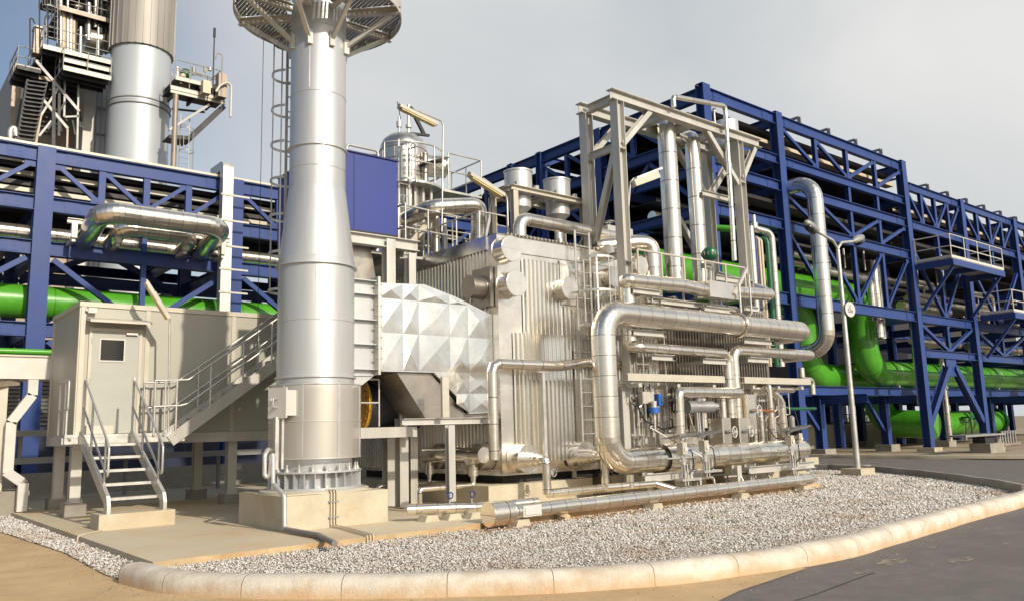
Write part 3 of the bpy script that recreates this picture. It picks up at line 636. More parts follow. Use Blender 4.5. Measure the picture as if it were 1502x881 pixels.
# silver lines inside the rack
RP = [(18.3,11.32,.17,24.2,58,'thin silver line on the second level of the blue rack'),(18.4,9.75,.2,24.2,38.0,'silver line on the third level of the blue rack'),
      (18.9,8.3,.16,29,44,'silver line high above the green main'),(23.3,9.8,.3,24,50,'wide silver line deep inside the blue rack'),(18.2,7.35,.13,40,62,'thin silver line behind the right platforms'),
      (18.0,5.25,.19,46,70,'silver line under the lower platform'),(18.3,6.95,.24,39.6,44.8,'short fat silver line on the main level of the rack'),(17.9,5.2,.14,39.4,44.8,'thin silver line below the main level of the rack')]
for y, z, r, x0, x1, lb in RP: pipe([(x0,y,z),(x1,y,z)], r, lb, 'rack_pipe', 'clad_dull', seam=.8)
pipe([(24,20.3,9.55),(27.2,20.3,9.55),(36,20.3,9.55)], .22, 'silver line crossing behind the two tall vertical pipes', 'rack_pipe', 'clad', seam=.8)
for k, (x, y, z0, z1, r, lb) in enumerate(((37.2,18.3,5.3,8.9,.24,'silver riser left of the second rack column'),(37.9,18.5,5.3,9.0,.18,'thinner silver riser beside the fat riser in the rack'),(40.2,17.9,8.0,10.2,.3,'fat silver riser standing on the upper platform level'),(43.4,17.9,8.2,9.8,.2,'slim silver riser at the middle of the upper platform'),
      (40.1,18.1,2.2,6.3,.12,'thin white drop pipe left of the brace apex'),(43.2,18.2,.4,4.6,.14,'tall white drop pipe right of the brace apex'),(44.6,18.3,4.1,5.1,.12,'short silver drop near the third rack column'))):
    pipe([(x,y,z0),(x,y,z1)], r, lb, 'riser_pipe', 'clad', seam=.6)
pipe([(31.2,18.1,7.9),(36.4,18.1,7.9),(36.4,18.1,6.0)], .16, 'silver line turning down just above the green main', 'rack_pipe', 'clad', bend=.3)
pipe([(30.5,18.4,8.5),(33.6,18.4,8.5),(33.6,20,8.5)], .14, 'short silver line with a bend above the green main', 'rack_pipe', 'clad', bend=.3)
# U pipe coming out of the rack and dropping beside it
UT = P(1186,262,y=14.6); ux = 28.75
pipe([(ux,19.2,10.75),(ux,16.15,10.75),(ux,16.15,4.2),(ux-.1,19.0,4.2)], .30, 'silver pipe arching out of the blue rack and dropping down in front of it', bend=.72, seam=.68, seg=8, n=24)

# ================================================================== LEFT PIPE RACK
LY = 28.0
lrack = thing('pipe_rack', 'long blue steel pipe rack behind the cabin on the left', 'pipe rack', (4.57,28,0))
LXS = [-13.5,-7.5,-1.45,4.57,10.54,16.5,22.6]
for x in LXS:
    col(x, LY, .2, 10.6, .5, .4, lrack)
    for y in (33.2, 38.4): col(x, y, .2, 10.5, .42, .36, lrack)
    for z in (10.15, 8.6, 7.2, 4.8): beamy(x, LY+.22, 38.2, z, z+.42, lrack)
for i in range(len(LXS)-1):
    x0, x1 = LXS[i]+.26, LXS[i+1]-.26
    for z0, z1 in ((10.13,10.58),(8.58,9.03),(7.2,7.64),(4.72,5.15)): beamx(x0, x1, LY-.03, z0, z1, lrack, w=.24)
    truss(x0, x1, LY-.03, 9.03, 10.13, kinds='\\\\//', par=lrack)
    xm = (x0+x1)/2
    MB().ibeam((xm,LY-.03,5.15),(xm,LY-.03,7.2),.16,.16,.014,.012,up=(0,1,0)).build('strut','blue',lrack)
    MB().ibeam((xm,LY-.03,7.64),(xm,LY-.03,8.58),.16,.16,.014,.012,up=(0,1,0)).build('strut','blue',lrack)
    brace((x0+.1,LY,7.1), (xm-.1,LY,5.25), .16, .16, lrack); brace((x1-.1,LY,7.1), (xm+.1,LY,5.25), .16, .16, lrack)
    brace((x0+.1,LY,4.6), (x0+1.6,LY,3.2), .16, .16, lrack)
    for y in (33.2, 38.4):
        for z in (10.1, 8.6, 7.2, 4.8): beamx(x0, x1, y, z, z+.4, lrack, w=.2)
        brace((x0,y,7.2),(xm,y,8.6),.2,.2,lrack); brace((x1,y,7.2),(xm,y,8.6),.2,.2,lrack)
        brace((x0,y,5.2),(xm,y,7.2),.18,.18,lrack); brace((x1,y,5.2),(xm,y,7.2),.18,.18,lrack)
for z, ys in ((10.02, ((28.4,30.2),(30.4,33),(33.5,35.5),(35.7,38))), (9.5, ((28.6,29.1),(30,32.4),(33.6,36.6))), (9.15, ((28.8,31),(31.5,33),(34,38)))):
    for y0, y1 in ys: tray(-14, 22.4, y0, y1, z, lrack)
for z, y in ((9.78,28.45),(9.32,28.7)): tray(-14, 22.4, y, y+.25, z, lrack, 'cream')
MB().box(-14,28.3,10.07,22.4,38,10.09).build('filler_deck','darksteel',lrack)  # solid deck added to keep the sun off the steel behind
MB().box(-14, 27.85, 10.60, 22.4, 28.25, 10.68).build('roof_edge', 'cream', lrack)
pipe([(-14,29.1,5.92),(23,29.1,5.92)], .52, 'long bright green main running behind the cabin roof', 'green_main', 'green', lob=False, seam=3.0, n=40)
pipe([(-14,27.3,4.2),(9,27.3,4.2)], .09, 'thin light green line just above the pale cable trunk', 'green_line', 'green', lob=False)
pipe([(-14,28.5,7.98),(22.6,28.5,7.98)], .23, 'silver line lying along the second level of the left rack', 'rack_pipe', 'clad', seam=.55)
pipe([(-14,30.2,7.9),(22.6,30.2,7.9)], .16, 'thinner silver line behind on the second level of the left rack', 'rack_pipe', 'clad_dull', seam=.55)
# expansion loops
def loop(xa, xb, yo, z, r, lb, yin=29.0, dz=0):
    pipe([(xa-.0,yin,z-.55),(xa,yo,z),(xb,yo,z),(xb,yin,z-.55)], r, lb, 'expansion_loop', 'clad', bend=r*1.7, seam=.42, seg=8, n=24)
loop(5.75, 9.35, 25.7, 8.25, .32, 'large silver expansion loop standing out in front of the left rack', 28.6)
loop(6.55, 8.75, 26.9, 8.12, .26, 'smaller silver expansion loop nested behind the large one', 28.6)
for xa, lb in ((5.3,'pale steel stool carrying the left leg of the expansion loops'),(8.6,'pale steel stool carrying the right leg of the expansion loops')):
    mb = MB(); 
    for x in (xa, xa+1.25): mb.ibeam((x,27.1,7.66),(x,27.1,8.1),.16,.16,.014,.012,up=(0,1,0))
    mb.ibeam((xa-.2,27.1,8.18),(xa+1.45,27.1,8.18),.16,.15); mb.bar((xa,27.1,7.6),(xa,28,7.6),.1,.1); mb.bar((xa+1.25,27.1,7.6),(xa+1.25,28,7.6),.1,.1)
    mb.build('pipe_stool', 'steel', None, lb, 'pipe support')
# vertical cable trunk strapped to the left rack
t = thing('cable_casing', 'tall galvanised cable trunk with a hooked top on the left rack column', 'cable trunk', (10.1,27.5,0))
mb = MB(); mb.box(9.86,27.3,2.9,10.22,27.62,10.75)
for k in range(7):
    a0, a1 = pi*.5*k/7, pi*.5*(k+1)/7
    mb.prism([(9.86,27.62-.32*cos(a),10.75+.32*sin(a)) for a in (a0,a1)]+[(9.86,27.62,10.75)], (.36,0,0))
mb.box(9.86,27.62,10.75,10.22,28.6,11.07); mb.build('trunk_body','galv',t)
for z in (4.6,5.6,6.4,7.2,8.0,8.9,9.8): MB().box(9.8,27.27,z,10.8,27.299,z+.06).build('strap','cream',t)

# ================================================================== BACKGROUND PLANT (left)
st = thing('exhaust_stack', 'wide pale grey exhaust stack with a ribbed band, rising behind the left rack', 'chimney', (11.6,45,0))
S = Vector((11.62,45,0)); r0 = 1.52
MB().lathe(S, [(r0,0),(r0,12),(r0,19.1),(r0+.02,19.1),(r0+.02,19.2),(r0-.03,19.2),(r0-.03,22.2)], 56).build('shell','alu2',st)
MB().lathe(S, [(r0+.09,22.2),(r0+.1,25.7),(r0-.05,25.75),(r0-.05,45)], 56).build('ribbed_band','bandgrey',st)
mb = MB()
for k in range(28): t_ = 2*pi*k/28; mb.bar(S+Vector((cos(t_)*(r0+.11),sin(t_)*(r0+.11),22.2)), S+Vector((cos(t_)*(r0+.11),sin(t_)*(r0+.11),25.7)), .07, .05, up=(cos(t_),sin(t_),0))
mb.build('stiffener', 'bandgrey', st)
for z in (18.95, 19.25): MB().torus(S+Vector((0,0,z)), (0,0,1), r0+.02, .05, 56).build('ring','steelgrey',st)
# boiler house with stairs and platforms
hb = thing('boiler_house','pale panelled boiler house with dark service platforms and stairs, far left','building',(6,50,0))
def Q(u, v, y=46.0): return P(u, v, y=y)
a = Q(121,200,48); b = Q(138,200,48); c = Q(170,200,48)
MB().box(a.x,48,0,b.x,56,Q(130,95,48).z).build('wall','white',hb)
MB().box(b.x+.02,48.6,0,c.x+1,56,Q(150,95,48).z).build('panel_wall','alu2',hb)
MB().box(a.x-3.2,50,0,a.x-.02,56,Q(100,110,50).z).build('inner_wall','brownsteel',hb)
for v in (154,193): z = Q(150,v,48).z; MB().bar((b.x+.03,48.5,z),(c.x+1,48.5,z),.1,.1).build('rail_band','steelgrey',hb)
for k in range(3): x = b.x+.15+.25*k; MB().cyl((x,48.45,10),(x,48.45,Q(140,110,48).z),.03,n=6).build('conduit','steelgrey',hb)
def deck(u0, u1, v, ynear, yfar, rail=True, beam='cream', th=.05, lab='grating'):
    """deck whose near edge runs between two readings at height v"""
    z = P((u0+u1)/2, v, y=ynear).z; x0 = P(u0, v, y=ynear).x; x1 = P(u1, v, y=ynear).x
    MB().box(x0,ynear,z,x1,yfar,z+th).build(lab,'darksteel',hb); MB().bar((x0,ynear-.05,z-.06),(x1,ynear-.05,z-.06),.08,.2).build('edge_beam',beam,hb)
    for q in range(3): y = ynear+.4+(yfar-ynear-.8)*q/2; MB().bar((x0,y,z-.14),(x1,y,z-.14),.1,.24).build('deck_beam','darksteel',hb)
    if rail: railing([(x0,yfar,z),(x0,ynear,z),(x1,ynear,z)],1.1,.9,.026).build('guard_rail','steelgrey',hb)
    return x0, x1, z
deck(62,166,80,45.2,49.5)
deck(92,163,107,44.6,46.6)
deck(92,163,95,45.0,46.6,False,'cream')
deck(25,60,101,46.0,48.5,True,'darksteel')
deck(86,170,22,46.0,50,True,'brownsteel')
deck(78,168,-20,46.0,50,True,'brownsteel')
deck(44,118,118,46.5,49.5,False,'brownsteel')
for (u0,v0,u1,v1,w,mt_) in ((52,89,116,164,.14,'steelgrey'),(47,128,99,189,.14,'steelgrey'),(95,117,94,172,.09,'steelgrey'),(94,172,116,171,.09,'steelgrey'),(115,125,113,219,.09,'steelgrey'),(60,170,85,130,.1,'steelgrey'),(70,190,96,150,.1,'darksteel'),(57,200,75,178,.1,'steelgrey'),(86,200,87,120,.12,'darksteel'),(78,215,79,118,.16,'darksteel'),(99,189,98,222,.09,'brownsteel'),(52,214,60,170,.1,'brownsteel')):
    MB().bar(Q(u0,v0),Q(u1,v1),w,w).build('brace',mt_,hb)
for k in range(14):
    MB().bar(Q(58+4*k,128+random.uniform(-8,14),47.5),Q(70+4*k,200-random.uniform(0,50),47.5),.09,.09).build('brace','darksteel',hb)
mb = MB(); L0, L1, R0_, R1_ = Q(25,208,45.5), Q(40,118,45.5), Q(48,211,45.5), Q(68,122,45.5)
mb.bar(L0,L1,.1,.3,up=(0,1,0)); mb.bar(R0_,R1_,.1,.3,up=(0,1,0)); mb.bar(L0+V(0,1.4,0),L1+V(0,1.4,0),.1,.3,up=(0,1,0))
for k in range(15): t_ = (k+.5)/15; a_ = L0.lerp(L1,t_); b_ = R0_.lerp(R1_,t_); mb.bar(a_,b_,.5,.07); 
mb.build('staircase','darksteel',hb)
for k in range(10): t_ = (k+.5)/10; a_ = Q(50,196,47).lerp(Q(72,130,47),t_); MB().bar(a_,a_+V(.9,0,.02),.4,.06).build('rear_tread','darksteel',hb)
MB().tube([Q(15,206,45.5),Q(15,190,45.5),Q(22,186,45.5),Q(24,200,45.5)],.12,.3,n=8).build('vent_bend','galv',hb)
cb_ = Q(48,78); MB().box(cb_.x,45.9,cb_.z,Q(60,78).x,46.5,Q(54,42).z).build('control_cabinet','brownsteel',hb); MB().box(cb_.x-.03,45.8,Q(54,42).z,Q(60,78).x+.05,46.6,Q(54,42).z+.08).build('cabinet_hood','cream',hb)
MB().cyl(Q(122,58,47),Q(158,63,47),.62,n=26).build('drum','clad_dull',hb)
for (u,v0,v1,r,mt_) in ((89,76,0,.10,'clad_dull'),(93,76,10,.13,'beige'),(99,74,-10,.08,'clad_dull'),(104,76,20,.12,'galv'),(108,76,30,.09,'beige'),(112,78,15,.06,'darksteel'),(130,60,5,.11,'galv'),(126,50,-5,.08,'darksteel'),(140,40,-10,.12,'clad_dull'),(148,50,0,.09,'darksteel'),(84,70,-20,.05,'darksteel'),(118,85,40,.08,'galv'),(155,80,20,.06,'darksteel'),(144,82,36,.07,'galv')):
    MB().cyl(Q(u,v0,46.4),Q(u+.5,v1,46.4),r,n=8).build('riser',mt_,hb)
for k in range(44):
    u = random.uniform(98,160); v = random.uniform(-5,50); w = random.uniform(6,30)
    MB().tube([Q(u,v,46.8),Q(min(u+w,166),v+w*.16,46.8),Q(min(u+w,166),v+w*.16+random.uniform(-8,9),46.8)],random.choice((.04,.06,.09,.14)),.12,n=6).build('service_pipe',random.choice(['darksteel','darksteel','brownsteel','clad_dull','steelgrey']),hb)
MB().box(Q(112,20,49).x,48.8,Q(112,45,49).z,Q(168,20,49).x,52,Q(112,-30,49).z).build('dark_casing','darksteel',hb)
for (u,v0,v1,hook) in ((58,70,-10,0),(44,80,27,1),(70,64,-20,0),(80,60,-15,1)):
    mb = MB(); pts = [Q(u,v0,45.1),Q(u,v1,45.1)]
    if hook: pts += [Q(u+4,v1+1,45.1),Q(u+7,v1+8,45.1)]
    mb.tube(pts,.035,.12,n=6)
    mb.build('lamp_mast','darksteel',hb)
lad = thing('caged_ladder','dark caged ladder above the left service platform','ladder',tuple(Q(74,60,46)))
ladder(lad,tuple(Q(76,62,45.6)),tuple(Q(78,-40,45.6)),(1,0,0),(-.3,-1,0),.5,True,'steelgrey',1.6,.42)
# right hand platform on the stack
rp = thing('stack_platform','square service platform with hoods sticking out right of the wide stack','platform',(13.5,42,19.2))
def q_(u, v, y): return P(u, v, y=y)
def E_(u, v, y=42.0): return P(u, v, y=y)
for (ua,va,ub,vb,dp,mt_) in ((257,114,323,130,2.2,'brownsteel'),(250,127,330,148,1.4,'darksteel')):
    a_, b_ = E_(ua,va), E_(ub,vb); z = (a_.z+b_.z)/2
    MB().box(a_.x,42,z-.03,b_.x,42+dp,z).build('grating',mt_,rp); MB().bar((a_.x,41.95,z-.05),(b_.x,41.95,z-.05),.08,.16).build('edge_beam','cream',rp)
    railing([(a_.x,42,z),(b_.x,42,z),(b_.x,42+dp,z)],1.0,.9,.026).build('guard_rail','steelgrey',rp)
    for q in range(3): MB().bar((a_.x+.3+q*1.0,42,z-.18),(a_.x+.3+q*1.0,42+dp,z-.18),.1,.2).build('deck_beam','darksteel',rp)
z = E_(290,143).z; MB().bar(E_(250,134),V(E_(330,153).x,42,E_(250,134).z),.1,.14).build('edge_beam','cream',rp)
s0_, s1_ = E_(329,156), E_(279,203)
for dy in (0,1.0): MB().bar(s0_+V(0,dy,0),s1_+V(0,dy,0),.08,.26).build('stair_stringer','darksteel',rp)
for k in range(12): q = s0_.lerp(s1_,(k+.5)/12); MB().box(q.x-.16,42.05,q.z-.02,q.x+.16,42.95,q.z+.02).build('stair_tread','darksteel',rp)
MB().bar(E_(278,203),E_(248,201),.12,.2).build('deck_beam','darksteel',rp); MB().box(E_(248,201).x,42,E_(262,202).z,E_(279,201).x,43.2,E_(262,202).z+.05).build('lower_landing','darksteel',rp)
MB().bar(E_(248,191),E_(307,154),.1,.12).build('brace','steelgrey',rp); MB().bar(E_(252,160,43),E_(300,165,43),.08,.1).build('brace','darksteel',rp)
for k in range(8): MB().tube([E_(252+8*k,118-2*k,42.6),E_(252+8*k,108+random.uniform(-14,6),42.6)],.06+.05*(k%3),n=8).build('vent_riser',random.choice(['steelgrey','galv','beige']),rp)
MB().lathe(tuple(E_(272,116,42.8)),[(.28,0),(.3,.35),(.2,.5),(.02,.55)],16,sharp=False).build('fan_cover','dkgreen',rp)
MB().tube([(14.3,41,19.4),(14.5,41,19.8),(14.9,41,20.1),(15.1,41,19.9),(15.1,41,18.2)],.07,.2,n=8).build('vent_pipe','cream',rp)
MB().box(14.5,41.2,19.3,14.95,41.7,20.6).build('control_box','brownsteel',rp); MB().box(13.7,41.2,19.3,14.1,41.6,20.0).build('control_box','beige',rp)
MB().tube([(14.2,41.2,19.3),(14.2,41.2,22.8)],.035,n=6).build('mast','darksteel',rp); MB().cyl((14.2,41.2,22.5),(14.2,41.2,23.0),.07,n=8).build('mast_head','darksteel',rp)
MB().tube([(14.65,41.2,19.3),(14.65,41.2,21.6),(14.4,41.2,21.7),(14.3,41.2,21.3)],.03,.1,n=6).build('mast','brownsteel',rp)
MB().cyl(E_(254,250),E_(258,139),.14,n=12).build('leg','brownsteel',rp)
l2 = thing('caged_ladder','slim caged ladder under the platform right of the wide stack','ladder',(13.6,41.6,10.6))
ladder(l2,(13.2,42.3,10.6),(13.2,42.3,18.3),(1,0,0),(0,-1,0),.45,True,'steelgrey',2.0,.36,hs=1.2)
# low dark machinery under and behind the left rack
me_ = thing('machinery_enclosure','dark blue louvred machinery enclosure under the left rack','enclosure',(5,31,0))
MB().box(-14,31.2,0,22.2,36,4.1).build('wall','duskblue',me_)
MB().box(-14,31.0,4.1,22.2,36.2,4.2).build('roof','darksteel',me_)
lv = MB()
for k in range(14): lv.bar((.4,31.12,2.2+.13*k),(6,31.12,2.2+.13*k),.04,.09,up=(0,-.5,1))
lv.build('louvre','steelgrey',me_)
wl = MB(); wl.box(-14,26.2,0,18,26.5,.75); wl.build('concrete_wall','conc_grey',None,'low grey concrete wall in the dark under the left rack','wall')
for z, x0, x1, lb in ((1.75,-2,4.9,'upper grey cable tray in the shade behind the cabin legs'),(1.05,-2,17,'lower grey cable tray in the shade behind the cabin legs')):
    mb = MB(); mb.box(x0+5,24.6,z,x1,24.9,z+.16)
    for x in (3.9, 6.5, 9.1): 
        if x < x1: mb.bar((x,24.95,.1),(x,24.95,z),.09,.09)
    mb.build('cable_tray','steelgrey',None,lb,'cable tray')
# grounds behind the right rack
cw = MB(); cw.box(36.8,25.2,0,58,25.5,1.35); cw.build('concrete_wall','conc',None,'stained tan concrete wall between the legs of the right rack','wall')
railing([(36.8,25.2,1.35),(58,25.2,1.35)],1.1,1.6,.03).build('guard_rail','darksteel',None,'dark railing along the top of the tan concrete wall','railing')
eq = thing('equipment_building','dark grey equipment building behind the boiler end','building',(30,30,0))
MB().box(26,27.5,0,36.0,34,4.4).build('wall','steelgrey',eq); MB().box(25.8,27.3,4.4,36.2,34.2,4.6).build('roof','darksteel',eq); MB().box(30,27.4,0,32,27.49,2.6).build('door','duskblue',eq)
eq2 = thing('equipment_building','long dark plant building deep behind the right rack','building',(60,34,0))
MB().box(37,34,3.6,100,42,12.3).build('wall','darksteel',eq2); MB().box(36.8,33.8,12.3,100.2,42.2,12.6).build('roof','darksteel',eq2)
for x in (37.4, 44, 52, 60, 70, 80): MB().box(x,34,0,x+.6,34.6,3.6).build('leg','duskblue',eq2)
MB().box(46,34.8,0,64,41,3.59).build('lower_wall','duskblue',eq2)
# far perimeter: fence and trees beyond the plant
fn = MB()
for k in range(60): x = 40+3*k; fn.cyl((x,95,0),(x,95,2.4),.05,n=6)
for z in (.1,1.2,2.3): fn.cyl((40,95,z),(217,95,z),.03,n=5)
fn.build('perimeter_fence','galv',None,'pale far fence glimpsed through the legs of the right rack','fence')
tr = MB()
for k in range(5200):
    x = random.uniform(60,330); h = 3.2+1.6*sin(x*.11)+1.1*sin(x*.37+1); z = random.uniform(.2,1)**.7*h; y = 150+random.uniform(-5,5); s = random.uniform(.25,.6)
    c = Vector((x,y,z)); a_ = Vector((random.gauss(0,1),random.gauss(0,1),random.gauss(0,1))).normalized(); b_ = a_.orthogonal().normalized(); c_ = a_.cross(b_)
    tr.add([c+b_*s,c+c_*s*.8,c-b_*s,c-c_*s*.7],[(0,1,2,3)])
tr.build('far_tree_belt','leaf',None,'low green tree belt on the horizon beyond the fence','trees',kind='stuff')
# ================================================================== MAIN CHIMNEY
CC = Vector((6.60,13.46,0))
pl = thing('chimney_plinth','yellowish concrete plinth under the aluminium chimney','plinth',(6.57,13.46,0.1))
MB().box(5.635,12.52,.1,7.50,14.4,.64).build('block','conc',pl)
MB().lathe(CC,[(.93,.64),(.93,.67),(.9,.69)],40).build('grout_ring','cream',pl)
ch = thing('chimney','tall aluminium painted chimney with a grated collar platform, centre left','chimney',(6.6,13.46,.69))
MB().lathe(CC,[(.80,.69),(.80,.72),(.62,.721),(.62,.96),(.80,.961),(.80,.99),(.64,1.0),(.64,2.45)],48).build('base_section','alu',ch)
for k in range(28):
    t = 2*pi*k/28; d = Vector((cos(t),sin(t),0)); MB().bar(CC+d*.7+V(0,0,.72), CC+d*.7+V(0,0,.961), .014, .17, up=d).build('stiffening_rib','alu',ch)
for k in range(20):
    t = 2*pi*(k+.4)/20; d = Vector((cos(t),sin(t),0)); q = CC+d*.725
    MB().cyl(q+V(0,0,.99),q+V(0,0,1.01),.045,n=10).cyl(q+V(0,0,1.01),q+V(0,0,1.05),.032,n=6).cyl(q+V(0,0,1.05),q+V(0,0,1.11),.015,n=8).build('anchor_bolt','galv',ch)
R1, R2 = .672, .505
sh = MB().lathe(CC,[(R1,2.45),(R1,2.56),(R1+.035,2.561),(R1+.035,2.59),(R1,2.6),(R1,3.55),(R1,4.53),(R1+.05,4.531),(R1+.05,4.56),(R1+.008,4.561),(R1+.008,4.66),(R1-.005,4.67),(R2+.01,5.95),(R2,6.0)],72)
sh.build('lower_shell','alu',ch)
MB().lathe(CC,[(R2,6.0),(R2,6.33),(R2,6.72),(R2+.035,6.73),(R2+.035,6.75),(R2,6.76),(R2,7.9),(R2,9.05),(R2,13.5)],72,capends=True).build('upper_shell','alu',ch)
for z, r in ((3.55,R1),(6.35,R2),(7.75,R2),(9.05,R2)): MB().torus(CC+V(0,0,z),(0,0,1),r,.007,72,5).build('weld_seam','galv',ch)
for t, z0, z1, r in ((-2.05,4.66,3.55,R1),(-1.9,6.0,8.0,R2),(-2.35,7.8,9.0,R2)):
    MB().bar(CC+V(cos(t)*r,sin(t)*r,min(z0,z1)),CC+V(cos(t)*r,sin(t)*r,max(z0,z1)),.009,.012).build('weld_seam','galv',ch)
# perforated personnel guard
mg = bpy.data.materials.new('perforated_guard'); mg.use_nodes = True; t_ = mg.node_tree; b_ = t_.nodes['Principled BSDF']; L = t_.links.new
geo = N(t_,'ShaderNodeNewGeometry'); se = N(t_,'ShaderNodeSeparateXYZ'); sub = N(t_,'ShaderNodeVectorMath',operation='SUBTRACT'); L(geo.outputs['Position'],sub.inputs[0]); sub.inputs[1].default_value = CC; L(sub.outputs[0],se.inputs[0])
at2 = N(t_,'ShaderNodeMath',operation='ARCTAN2'); L(se.outputs['Y'],at2.inputs[0]); L(se.outputs['X'],at2.inputs[1])
def wave(sock, k, add=None):
    m1 = N(t_,'ShaderNodeMath',operation='MULTIPLY'); L(sock,m1.inputs[0]); m1.inputs[1].default_value = k
    m2 = N(t_,'ShaderNodeMath',operation='SINE'); L(m1.outputs[0],m2.inputs[0]); return m2.outputs[0]
pr_ = N(t_,'ShaderNodeMath',operation='MULTIPLY'); L(wave(at2.outputs[0],2*pi/.052),pr_.inputs[0]); L(wave(se.outputs['Z'],2*pi/.042),pr_.inputs[1])
gt = N(t_,'ShaderNodeMath',operation='GREATER_THAN'); L(pr_.outputs[0],gt.inputs[0]); gt.inputs[1].default_value = .22
iv = N(t_,'ShaderNodeMath',operation='SUBTRACT'); iv.inputs[0].default_value = 1; L(gt.outputs[0],iv.inputs[1]); L(iv.outputs[0],b_.inputs['Alpha'])
b_.inputs['Base Color'].default_value = (.56,.53,.47,1); b_.inputs['Metallic'].default_value = .5; b_.inputs['Roughness'].default_value = .45; M['perf'] = mg
gd = MB(); gd.lathe(CC,[(.79,1.2),(.79,1.82),(.79,2.44)],64,capends=False); gd.build('perforated_guard','perf',ch)
gr = MB()
for z in (1.2,1.82,2.44): gr.torus(CC+V(0,0,z),(0,0,1),.79,.012,64,6)
for t in (-2.75,-2.3,-1.52,-.75,.2,1.2,2.2): gr.bar(CC+V(cos(t)*.79,sin(t)*.79,1.2),CC+V(cos(t)*.79,sin(t)*.79,2.44),.03,.02,up=(cos(t),sin(t),0))
gr.build('guard_frame','galv',ch)
# collar platform with wedge gaps between the grating sectors
mgr = bpy.data.materials.new('open_grating'); mgr.use_nodes = True; t_ = mgr.node_tree; b_ = t_.nodes['Principled BSDF']; L = t_.links.new
geo = N(t_,'ShaderNodeNewGeometry'); se = N(t_,'ShaderNodeSeparateXYZ'); L(geo.outputs['Position'],se.inputs[0])
w1 = N(t_,'ShaderNodeMath',operation='GREATER_THAN'); L(wave(se.outputs['X'],2*pi/.07),w1.inputs[0]); w1.inputs[1].default_value = -.1
w2 = N(t_,'ShaderNodeMath',operation='GREATER_THAN'); L(wave(se.outputs['Y'],2*pi/.05),w2.inputs[0]); w2.inputs[1].default_value = -.1
mlt = N(t_,'ShaderNodeMath',operation='MULTIPLY'); L(w1.outputs[0],mlt.inputs[0]); L(w2.outputs[0],mlt.inputs[1]); iv = N(t_,'ShaderNodeMath',operation='SUBTRACT'); iv.inputs[0].default_value = 1; L(mlt.outputs[0],iv.inputs[1]); L(iv.outputs[0],b_.inputs['Alpha'])
b_.inputs['Base Color'].default_value = (.24,.24,.24,1); b_.inputs['Metallic'].default_value = .4; M['grating'] = mgr
ZP = 9.52
pf = MB(); ro = 1.52
for k in range(8):
    t0, t1 = 2*pi*k/8+.03, 2*pi*(k+1)/8-.03
    pts = [CC+V(cos(t)*.62,sin(t)*.62,ZP) for t in (t0,(t0+t1)/2,t1)]+[CC+V(cos(t1+(t0-t1)*j/6)*ro,sin(t1+(t0-t1)*j/6)*ro,ZP) for j in range(7)]
    pf.prism(pts,(0,0,.03))
plf = pf.build('grating_deck','grating',ch)
for k in range(8):
    t = 2*pi*k/8; d = V(cos(t),sin(t),0)
    MB().ibeam(CC+d*.54+V(0,0,ZP-.09),CC+d*(ro+.06)+V(0,0,ZP-.09),.1,.13,.012,.01).build('support_beam','steel',ch)
    bk = MB(); bk.bar(CC+d*.53+V(0,0,8.76),CC+d*(ro-.12)+V(0,0,ZP-.17),.07,.07); bk.box(*(CC+d*.52+V(-.05,-.05,8.62)),*(CC+d*.52+V(.05,.05,8.9))); bk.build('knee_brace','steel',ch)
er = MB(); er.lathe(CC,[(ro+.02,ZP-.12),(ro+.035,ZP-.12),(ro+.035,ZP+.16),(ro+.02,ZP+.16),(ro+.02,ZP-.12)],64,capends=False); er.build('edge_ring','steel',ch)
rr_ = MB()
for z in (.55,1.1): rr_.torus(CC+V(0,0,ZP+z),(0,0,1),ro,.022,56,6)
for k in range(14): t = 2*pi*k/14; rr_.cyl(CC+V(cos(t)*ro,sin(t)*ro,ZP),CC+V(cos(t)*ro,sin(t)*ro,ZP+1.1),.022,n=6)
rr_.build('guard_rail','galv',ch)
# terminal box on the guard
jb = thing('terminal_box','white metal terminal box with a looped handle on the chimney guard','box',(5.62,13.0,1.95))
d_ = V(-.93,-.36,0)
mb = MB(); mb.bar((5.98,13.12,2.13),(5.72,13.02,2.13),.34,.42); mb.build('housing','white',jb)
mb = MB(); mb.bar((5.719,13.02,2.13),(5.69,13.01,2.13),.42,.5); mb.build('cover','white',jb)
mb = MB(); mb.tube([(5.69,12.99,2.2),(5.6,12.96,2.2),(5.6,12.96,2.06),(5.69,12.99,2.06)],.012,.03,n=6); mb.tube([(5.69,13.08,2.2),(5.6,13.05,2.2),(5.6,13.05,2.06),(5.69,13.08,2.06)],.012,.03,n=6); mb.build('handle','galv',jb)
mb = MB(); mb.box(5.66,12.98,1.05,5.72,13.08,1.9); mb.box(5.8,13.05,1.05,5.84,13.1,1.9); mb.build('cable_ladder','galv',jb)
# drain pipe, down the plinth and across the slab
pipe([(5.80,13.3,1.36),(5.60,13.05,1.36),(5.5,12.9,1.38),(5.42,12.82,1.30),(5.42,12.82,.98),(5.46,12.8,.94),(5.50,12.78,1.0),(5.5,12.76,1.28),(5.52,12.74,1.3),(5.52,12.72,.85),(5.6,12.47,.66),(5.6,12.44,.2),(5.6,12.40,.155)],.038,'grey drain pipe with a siphon loop down the chimney plinth','drain_pipe','galv',bend=.06,lob=False,n=12,seg=5)
pipe([(5.6,12.40,.155),(5.62,11.3,.15),(5.36,10.32,.15)],.042,'dark grey plastic drain tail lying across the slab to its edge','drain_tail','pvc',bend=.08,lob=False,n=14)
for k, dx in enumerate((0,.05,.1)):
    pipe([(6.42+dx,12.75,.70),(6.42+dx,12.49,.68),(6.42+dx,12.49,.125),(6.42+dx,12.2,.122),(6.2+dx,10.93,.122),(6.2+dx,10.93,-.0)],.013,('left one','middle one','right one')[k]+' of the three thin yellowed conduits down the plinth front','conduit','beige',bend=.04,lob=False,n=8)
mb = MB(); 
